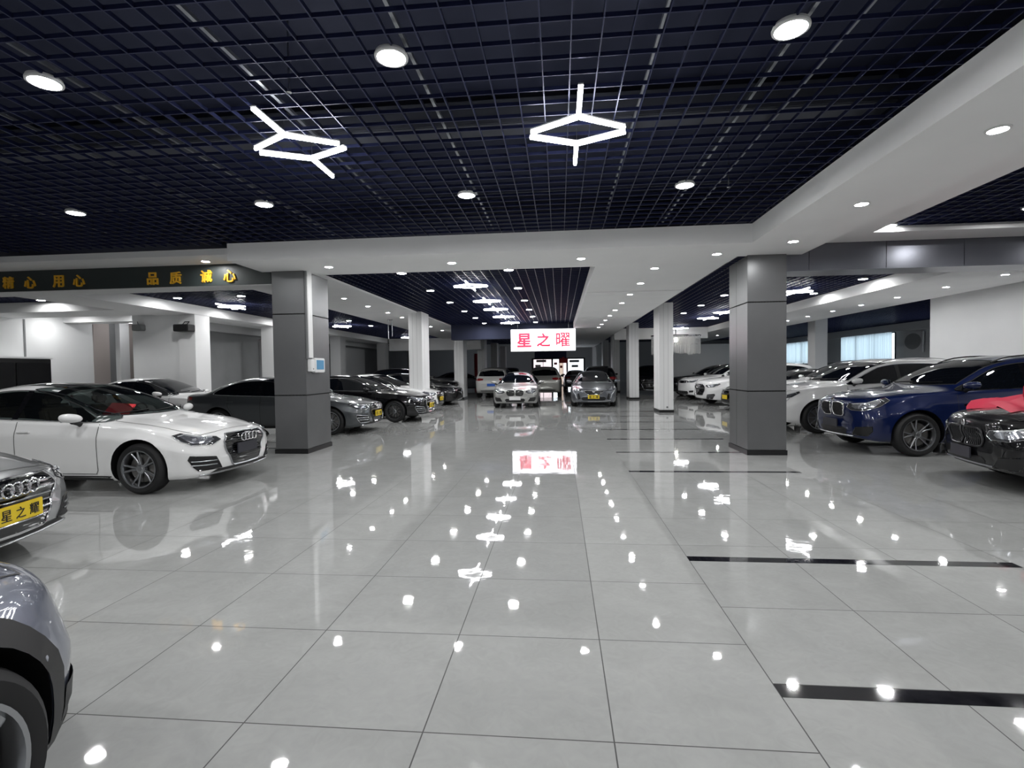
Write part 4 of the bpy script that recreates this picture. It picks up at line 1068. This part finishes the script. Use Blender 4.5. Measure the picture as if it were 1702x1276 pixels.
for x0, z0, w_, c_ in ((-1.9, 1.7, .5, 'paint_black'), (-1.0, 1.5, .35, 'wall_beige'), (-.2, 1.9, .3, 'red_sign'), (.35, 1.6, .22, 'red_sign'), (1.4, 1.65, .6, 'wall_grey'), (1.2, 2.1, .9, 'wall_grey'), (-1.8, 2.15, .9, 'wall_beige')):
    MB().rbox(x0, x0 + w_, -.02, .04, z0, z0 + .22, .01).build('poster', c_, sf)
rs = thing('red_sign_board', 'small red sign over the shop front glass', 'sign', (.35, 46.95, 2.15)); MB().rbox(-.35, .4, -.05, 0, -.1, .33, .02).build('board', 'red_sign', rs); MB().rbox(-.1, .12, -.06, -.04, .28, .45, .02).build('crest', 'red_sign', rs)
dc = thing('red_door_curtain', 'red banner hanging beside the brown-grey column', 'banner', (-7.4, 46, 0)); MB().rbox(-.25, .2, 0, .1, 0, 3.0, .02).build('cloth', 'red_sign', dc)
k = 0
def window(x0, x1, y0, y1, z0, z1, m_, along='x'):
    global k
    k += 1
    w_ = props(MB().box(x0, x1, y0, y1, z0, z1).build('window_%d' % k, m_), kind='structure')
    mb = MB()
    if along == 'x':
        for t in (0, .5, 1): xx = x0 + (x1 - x0) * t; mb.box(xx - .04, xx + .04, y0 - .03, y0, z0, z1)
        mb.box(x0, x1, y0 - .03, y0, z1 - .06, z1 + .02)
    else:
        for t in (0, .33, .66, 1): yy = y0 + (y1 - y0) * t; mb.box(x0 - .03, x0, yy - .04, yy + .04, z0, z1)
        mb.box(x0 - .03, x0, y0, y1, z1 - .06, z1 + .02)
    props(mb.build('window_frame', 'plastic_grey', w_), kind='structure')
window(-10.0, -9.1, 50, 50.05, 0, 2.9, 'pane_blue')
window(18.3, 18.34, 17.5, 26.0, 1.7, 3.3, 'pane_blue', 'y'); window(18.3, 18.34, 29.9, 35.2, 1.7, 3.3, 'pane_blue', 'y'); window(18.3, 18.34, 37.8, 46, 1.7, 3.3, 'pane_blue', 'y')
m = mat('curtain', (.35, .45, .48), .8); nt = m.node_tree; tl = nt.nodes.new('ShaderNodeBsdfTranslucent'); tl.inputs[0].default_value = (.62, .72, .76, 1)
ms = nt.nodes.new('ShaderNodeMixShader'); ms.inputs[0].default_value = .6; nt.links.new(nt.nodes['Principled BSDF'].outputs[0], ms.inputs[1]); nt.links.new(tl.outputs[0], ms.inputs[2]); nt.links.new(ms.outputs[0], nt.nodes['Material Output'].inputs[0])
for y0, y1, lb in ((30.0, 35.0, 'pale blue sheer curtain in the window left of the round mirror'), (37.9, 43.0, 'pale green sheer curtain in the window beside the dark column')):
    vs = []; nn = 120
    for i in range(nn + 1):
        y = (y1 - y0) * i / nn
        for z in (0, 1.58): vs.append((.05 * sin(i * 1.3) + .02 * sin(i * .37), y, z))
    c_ = thing('curtain', lb, 'curtain', (18.15, y0, 1.71), 0, 'sheer window curtains')
    MB().add(vs, [(2 * i, 2 * i + 1, 2 * i + 3, 2 * i + 2) for i in range(nn)]).build('cloth', 'curtain', c_, smooth=True, angle=80)
    MB().tube([(0, -.1, 1.6), (0, y1 - y0 + .1, 1.6)], .015, 6).build('rail', 'steel_rail', c_)
rm = thing('round_mirror', 'dark rounded mirror panel beside the curtained window', 'mirror', (18.2, 28.3, 2.2))
MB().rbox(-.05, .05, -.75, .75, -.1, 1.0, .04).build('frame', 'white_plaster', rm); MB().lathe([(.001, -.06), (.45, -.06), (.47, -.04)], 32, 'x', (0, 0, 0)).xf(Matrix.Translation((0, 0, .5)) @ Matrix.Diagonal((1, 1.35, .9, 1))).build('glass', 'wall_mid', rm)
for x, y, w_, lb in ((-8.9, 49.5, .9, 'beige partition panel by the distant blue window'),):
    pt_ = thing('partition', lb, 'partition', (x + 1.1, y, 0)); MB().rbox(-.5, .5, 0, .1, 0, 3.1, .02).build('panel', 'wall_beige', pt_)

#@@CARS
def corner_trim(sh, root):      # black lower bumper that runs round the corner
    for s_ in (1, -1):
        mb = MB()
        for z in (.22, .29, .36): sh.line([sh.pt('s', 1.99, z), sh.pt('s', 2.08, z), sh.pt('f', .70, z), sh.pt('f', .45, z), sh.pt('f', .05, z)], DG if z > 0 else FR, .085, .010, mb)
        mb.v = [(x, y * s_, z) for x, y, z in mb.v]; mb.build('bumper_trim', 'plastic_black', root, smooth=True, fix=False)
GL, GR, GC = 'cars parked nose-out on the left side', 'cars parked nose-out on the right side', 'cars standing in the centre aisle'
A4 = variant(SEDAN, gframe='gloss_black')
wa, sh = make_car('white sedan with dark glass roof and four-ring badge, beside the dark column', 'car', variant(SEDAN, gframe='alloy', intake='gloss_black'), 'paint_white', (-6.80, 6.93), rad(-1), GL, see=True, sunroof=True, plate=('plate_dark', '', .50), alloy='alloy')
rp = thing('red_folder', 'red folded cover lying on the white sedan dashboard', 'folder', (0, 0, 0)); rp.location = (-6.80, 6.93, 0); rp.rotation_euler = (0, 0, rad(-1))
MB().rbox(.50, .86, -.56, -.10, .985, 1.01, .012).xf(Matrix.Translation((.66, -.32, .985)) @ Matrix.Rotation(.75, 4, 'X') @ Matrix.Rotation(.10, 4, 'Y') @ Matrix.Translation((-.7, .3, -1.0))).build('cover', 'red_pad', rp)
make_car('silver sedan with four-ring badge and yellow plate, cut by the frame edge', 'car', variant(SEDAN, slats=True), 'paint_silver', (-6.61, 3.20), rad(11), GL, plate=('plate_yellow', '星之耀', .455))
make_car('slate blue crossover corner with black wheel arch, nearest the viewer', 'car', scale_z(SUV, .865, R=.36, xs=.96), 'paint_slate', (-2.45, -.38), rad(95), None, front='none', clad='plastic_black', wheels='star', mirrors=False, extra=corner_trim)
make_car('white sedan in front of the white wall block, behind the nearer white sedan', 'car', variant(SEDAN), 'paint_white', (-11.75, 14.2), rad(0), GL, front='audi', lo=False)
make_car('dark grey sedan with yellow plate, half hidden by the column with the control box', 'car', variant(SEDAN, gframe='gloss_black', intake='alloy'), 'paint_grey', (-7.02, 12.74), rad(1), GL, plate=('plate_yellow', '星之耀', .47), wheels='multi')
make_car('black sedan with chrome-framed grille and yellow plate behind the dark grey sedan', 'car', variant(SEDAN, slats=True, intake='alloy'), 'paint_black', (-6.35, 15.75), rad(-2), GL, plate=('plate_yellow', '星之耀', .47), wheels='multi')
make_car('white sedan with yellow plate behind the first white column on the left', 'car', variant(SEDAN, gframe='gloss_black', intake='gloss_black'), 'paint_white', (-6.85, 19.3), rad(-3), GL, plate=('plate_yellow', '星之耀', .47))
make_car('black sedan between the two white columns on the left', 'car', variant(SEDAN), 'paint_black', (-6.75, 22.8), rad(-3), GL, lo=True, front='plain')
make_car('black minivan behind the black sedan on the left', 'car', variant(SUV, H=1.8), 'paint_black', (-7.6, 26.4), rad(-3), GL, lo=True, front='plain', wheels='star')
make_car('white car whose bonnet shows at the far left frame edge', 'car', SEDAN, 'paint_white', (-15.4, 9.6), rad(12), GL, lo=True, front='plain')

make_car('light grey sedan with kidney grille facing the viewer in the aisle', 'car', variant(SEDAN, kid=1.0, gframe='gloss_black'), 'paint_lightgrey', (-1.78, 22.25), rad(-89), GC, front='bmw', plate=('plate_white', '', .40))
make_car('dark grey sedan with shield grille and yellow plate facing the viewer in the aisle', 'car', variant(SEDAN, L=4.9, xs=1.0), 'paint_steel', (1.44, 22.57), rad(-93), GC, front='cad', plate=('plate_yellow', '星之耀', .42))
make_car('white SUV seen from behind with blue number plate', 'car', SUV, 'paint_pearl', (-3.55, 29.4), rad(88), GC, lo=True, front='plain', rear_plate=('plate_blue', .72), wheels='star')
make_car('champagne SUV seen from behind under the red sign', 'car', SUV, 'paint_champagne', (-.82, 29.6), rad(90), GC, lo=True, front='plain', wheels='star', clad='plastic_black')
make_car('black car behind the two SUVs left of the shop front', 'car', SUV, 'paint_black', (-3.5, 37), rad(90), GC, lo=True, front='plain', wheels='star')
make_car('black SUV directly behind the dark grey sedan', 'car', SUV, 'paint_black', (2.2, 29.5), rad(88), GC, lo=True, front='plain', wheels='star')
make_car('dark sedan far down the aisle by the shop front', 'car', SEDAN, 'paint_grey', (1.2, 39), rad(90), GC, lo=True, front='plain')
make_car('grey car by the distant blue window', 'car', SEDAN, 'paint_steel', (-7.2, 38), rad(20), GC, lo=True, front='plain')

bx, shx = make_car('deep blue SUV with chrome kidney grilles and silver star wheels', 'car', variant(SUV, gz=.165, gframe='chrome', kh=1.15, kid=1.02), 'paint_blue', (7.30, 9.98), rad(183), GR, front='bmw', wheels='five_twin', plate=('plate_dark', '', .50), trim='gloss_black', rails='plastic_black')
make_car('white SUV with vertical running lamps between the dark column and the blue SUV', 'car', variant(SUV, gz=.14), 'paint_white', (7.2, 13.0), rad(183), GR, front='cad', wheels='ten', rails='chrome', clad=None)
make_car('white SUV with roof rails directly behind the dark column', 'car', variant(SUV), 'paint_white', (8.6, 16.5), rad(183), GR, front='plain', rails='plastic_black', lo=False, wheels='star')
bb, shb = make_car('glossy black sedan with large kidney grille under a red gift bow', 'car', scale_z(SUV, .93, kid=1.12, kh=1.15, gframe='alloy_dark', gz=.035), 'paint_black', (7.45, 6.6), rad(169), GR, front='bmw', plate=('plate_dark', '', .42), trim='gloss_black')
make_car('black car with yellow plate peeking out beside the dark column', 'car', SEDAN, 'paint_black', (8.1, 18.6), rad(183), GR, lo=True, front='plain', plate=('plate_yellow', '', .47))
make_car('silver white SUV with big upright grille in front of the white crossover', 'car', variant(SUV, gz=.12, H=1.65), 'paint_white', (7.9, 21.6), rad(190), GR, front='audi', wheels='star')
make_car('white crossover with black lower bumper and thin lamps', 'car', variant(SUV, gz=.2), 'paint_white', (8.0, 25.0), rad(190), GR, front='plain', clad='plastic_black', wheels='star')
make_car('black SUV behind the white crossover', 'car', SUV, 'paint_black', (8.2, 28.2), rad(184), GR, lo=True, front='plain', wheels='star')
make_car('black SUV seen between the two white columns on the chandelier side', 'car', SUV, 'paint_black', (5.4, 31.5), rad(-100), GR, lo=True, front='audi', wheels='star')
make_car('black car beyond the black SUV under the chandelier', 'car', SUV, 'paint_black', (10.3, 33.2), rad(184), GR, lo=True, front='plain', wheels='star')

# red gift bow on the bonnet of the black sedan
bow = thing('gift_bow', 'big red ribbon bow lying on the black sedan bonnet', 'bow', (7.45, 6.6, 0), rad(169))
def ribbon(pts, wd, name='ribbon_tail', fork=True):
    q = spline(pts, 6, False); vs = []; n_ = len(q)
    for i, p in enumerate(q):
        t = (q[min(i + 1, n_ - 1)] - q[max(i - 1, 0)]).normalized(); nr = V((-t.y, t.x))
        wv = wd * (.6 + .4 * min(1, i / n_ * 3)); lift = .03 + .07 * abs(sin(i * .42 + .3)) * (1 - .7 * i / n_)
        for k_ in (-1, -.5, 0, .5, 1):
            e = (t * (-wd * .8 * abs(k_)) if i == n_ - 1 else V((0, 0))); r_ = p + nr * wv * .5 * k_ + e
            r_.x = min(r_.x, 2.16); q_ = shb.hit((r_.x, r_.y, 3), TP, 0); q_.z += lift + -k_ * .05 + .008 * (1 - abs(k_)) * (1 + sin(i * 1.7)); q_.z = max(q_.z, .84); vs.append(q_)
    fs = [(i * 5 + j, i * 5 + j + 1, (i + 1) * 5 + j + 1, (i + 1) * 5 + j) for i in range(n_ - 1) for j in range(4)]
    MB().add(vs, fs).build(name, 'red_cloth', bow, smooth=True, angle=80, fix=False)
cx, cy0 = 1.42, .08
for pts in ([(cx, cy0), (1.70, .32), (1.92, .62)], [(cx, cy0), (1.8, .15), (2.14, .24)], [(cx, cy0), (1.80, -.25), (2.12, -.50)], [(cx, cy0), (1.75, -.40), (1.95, -.68)], [(cx, cy0), (1.5, .45), (1.50, .70)], [(cx, cy0), (1.2, .35), (1.05, .6)], [(cx, cy0), (1.4, -.35), (1.5, -.70)]):
    ribbon(pts, .30)
for k_ in range(7):
    a = 2 * pi * k_ / 7; mb = MB(); vs = []
    for i in range(13):
        u = i / 12; rr = .05 + .27 * sin(pi * u); hh = .02 + .20 * sin(pi * u) * (1 if u < .5 else .35) + (.05 if u < .5 else 0)
        ca, sa = cos(a + .25 * (u - .5)), sin(a + .25 * (u - .5))
        for w__ in (-.09, 0, .09): vs.append((cx + ca * rr - sa * w__, cy0 + sa * rr + ca * w__, 0.97 + hh))
    MB().add(vs, [(i * 3 + j, i * 3 + j + 1, i * 3 + j + 4, i * 3 + j + 3) for i in range(12) for j in range(2)]).build('loop', 'red_cloth', bow, smooth=True, angle=80, fix=False)
MB().lathe([(.001, -.055), (.05, -.04), (.075, -.01), (.072, .02), (.045, .045), (.001, .055)], 16, 'z', (cx, cy0, 1.02)).build('knot', 'red_cloth', bow, smooth=True)
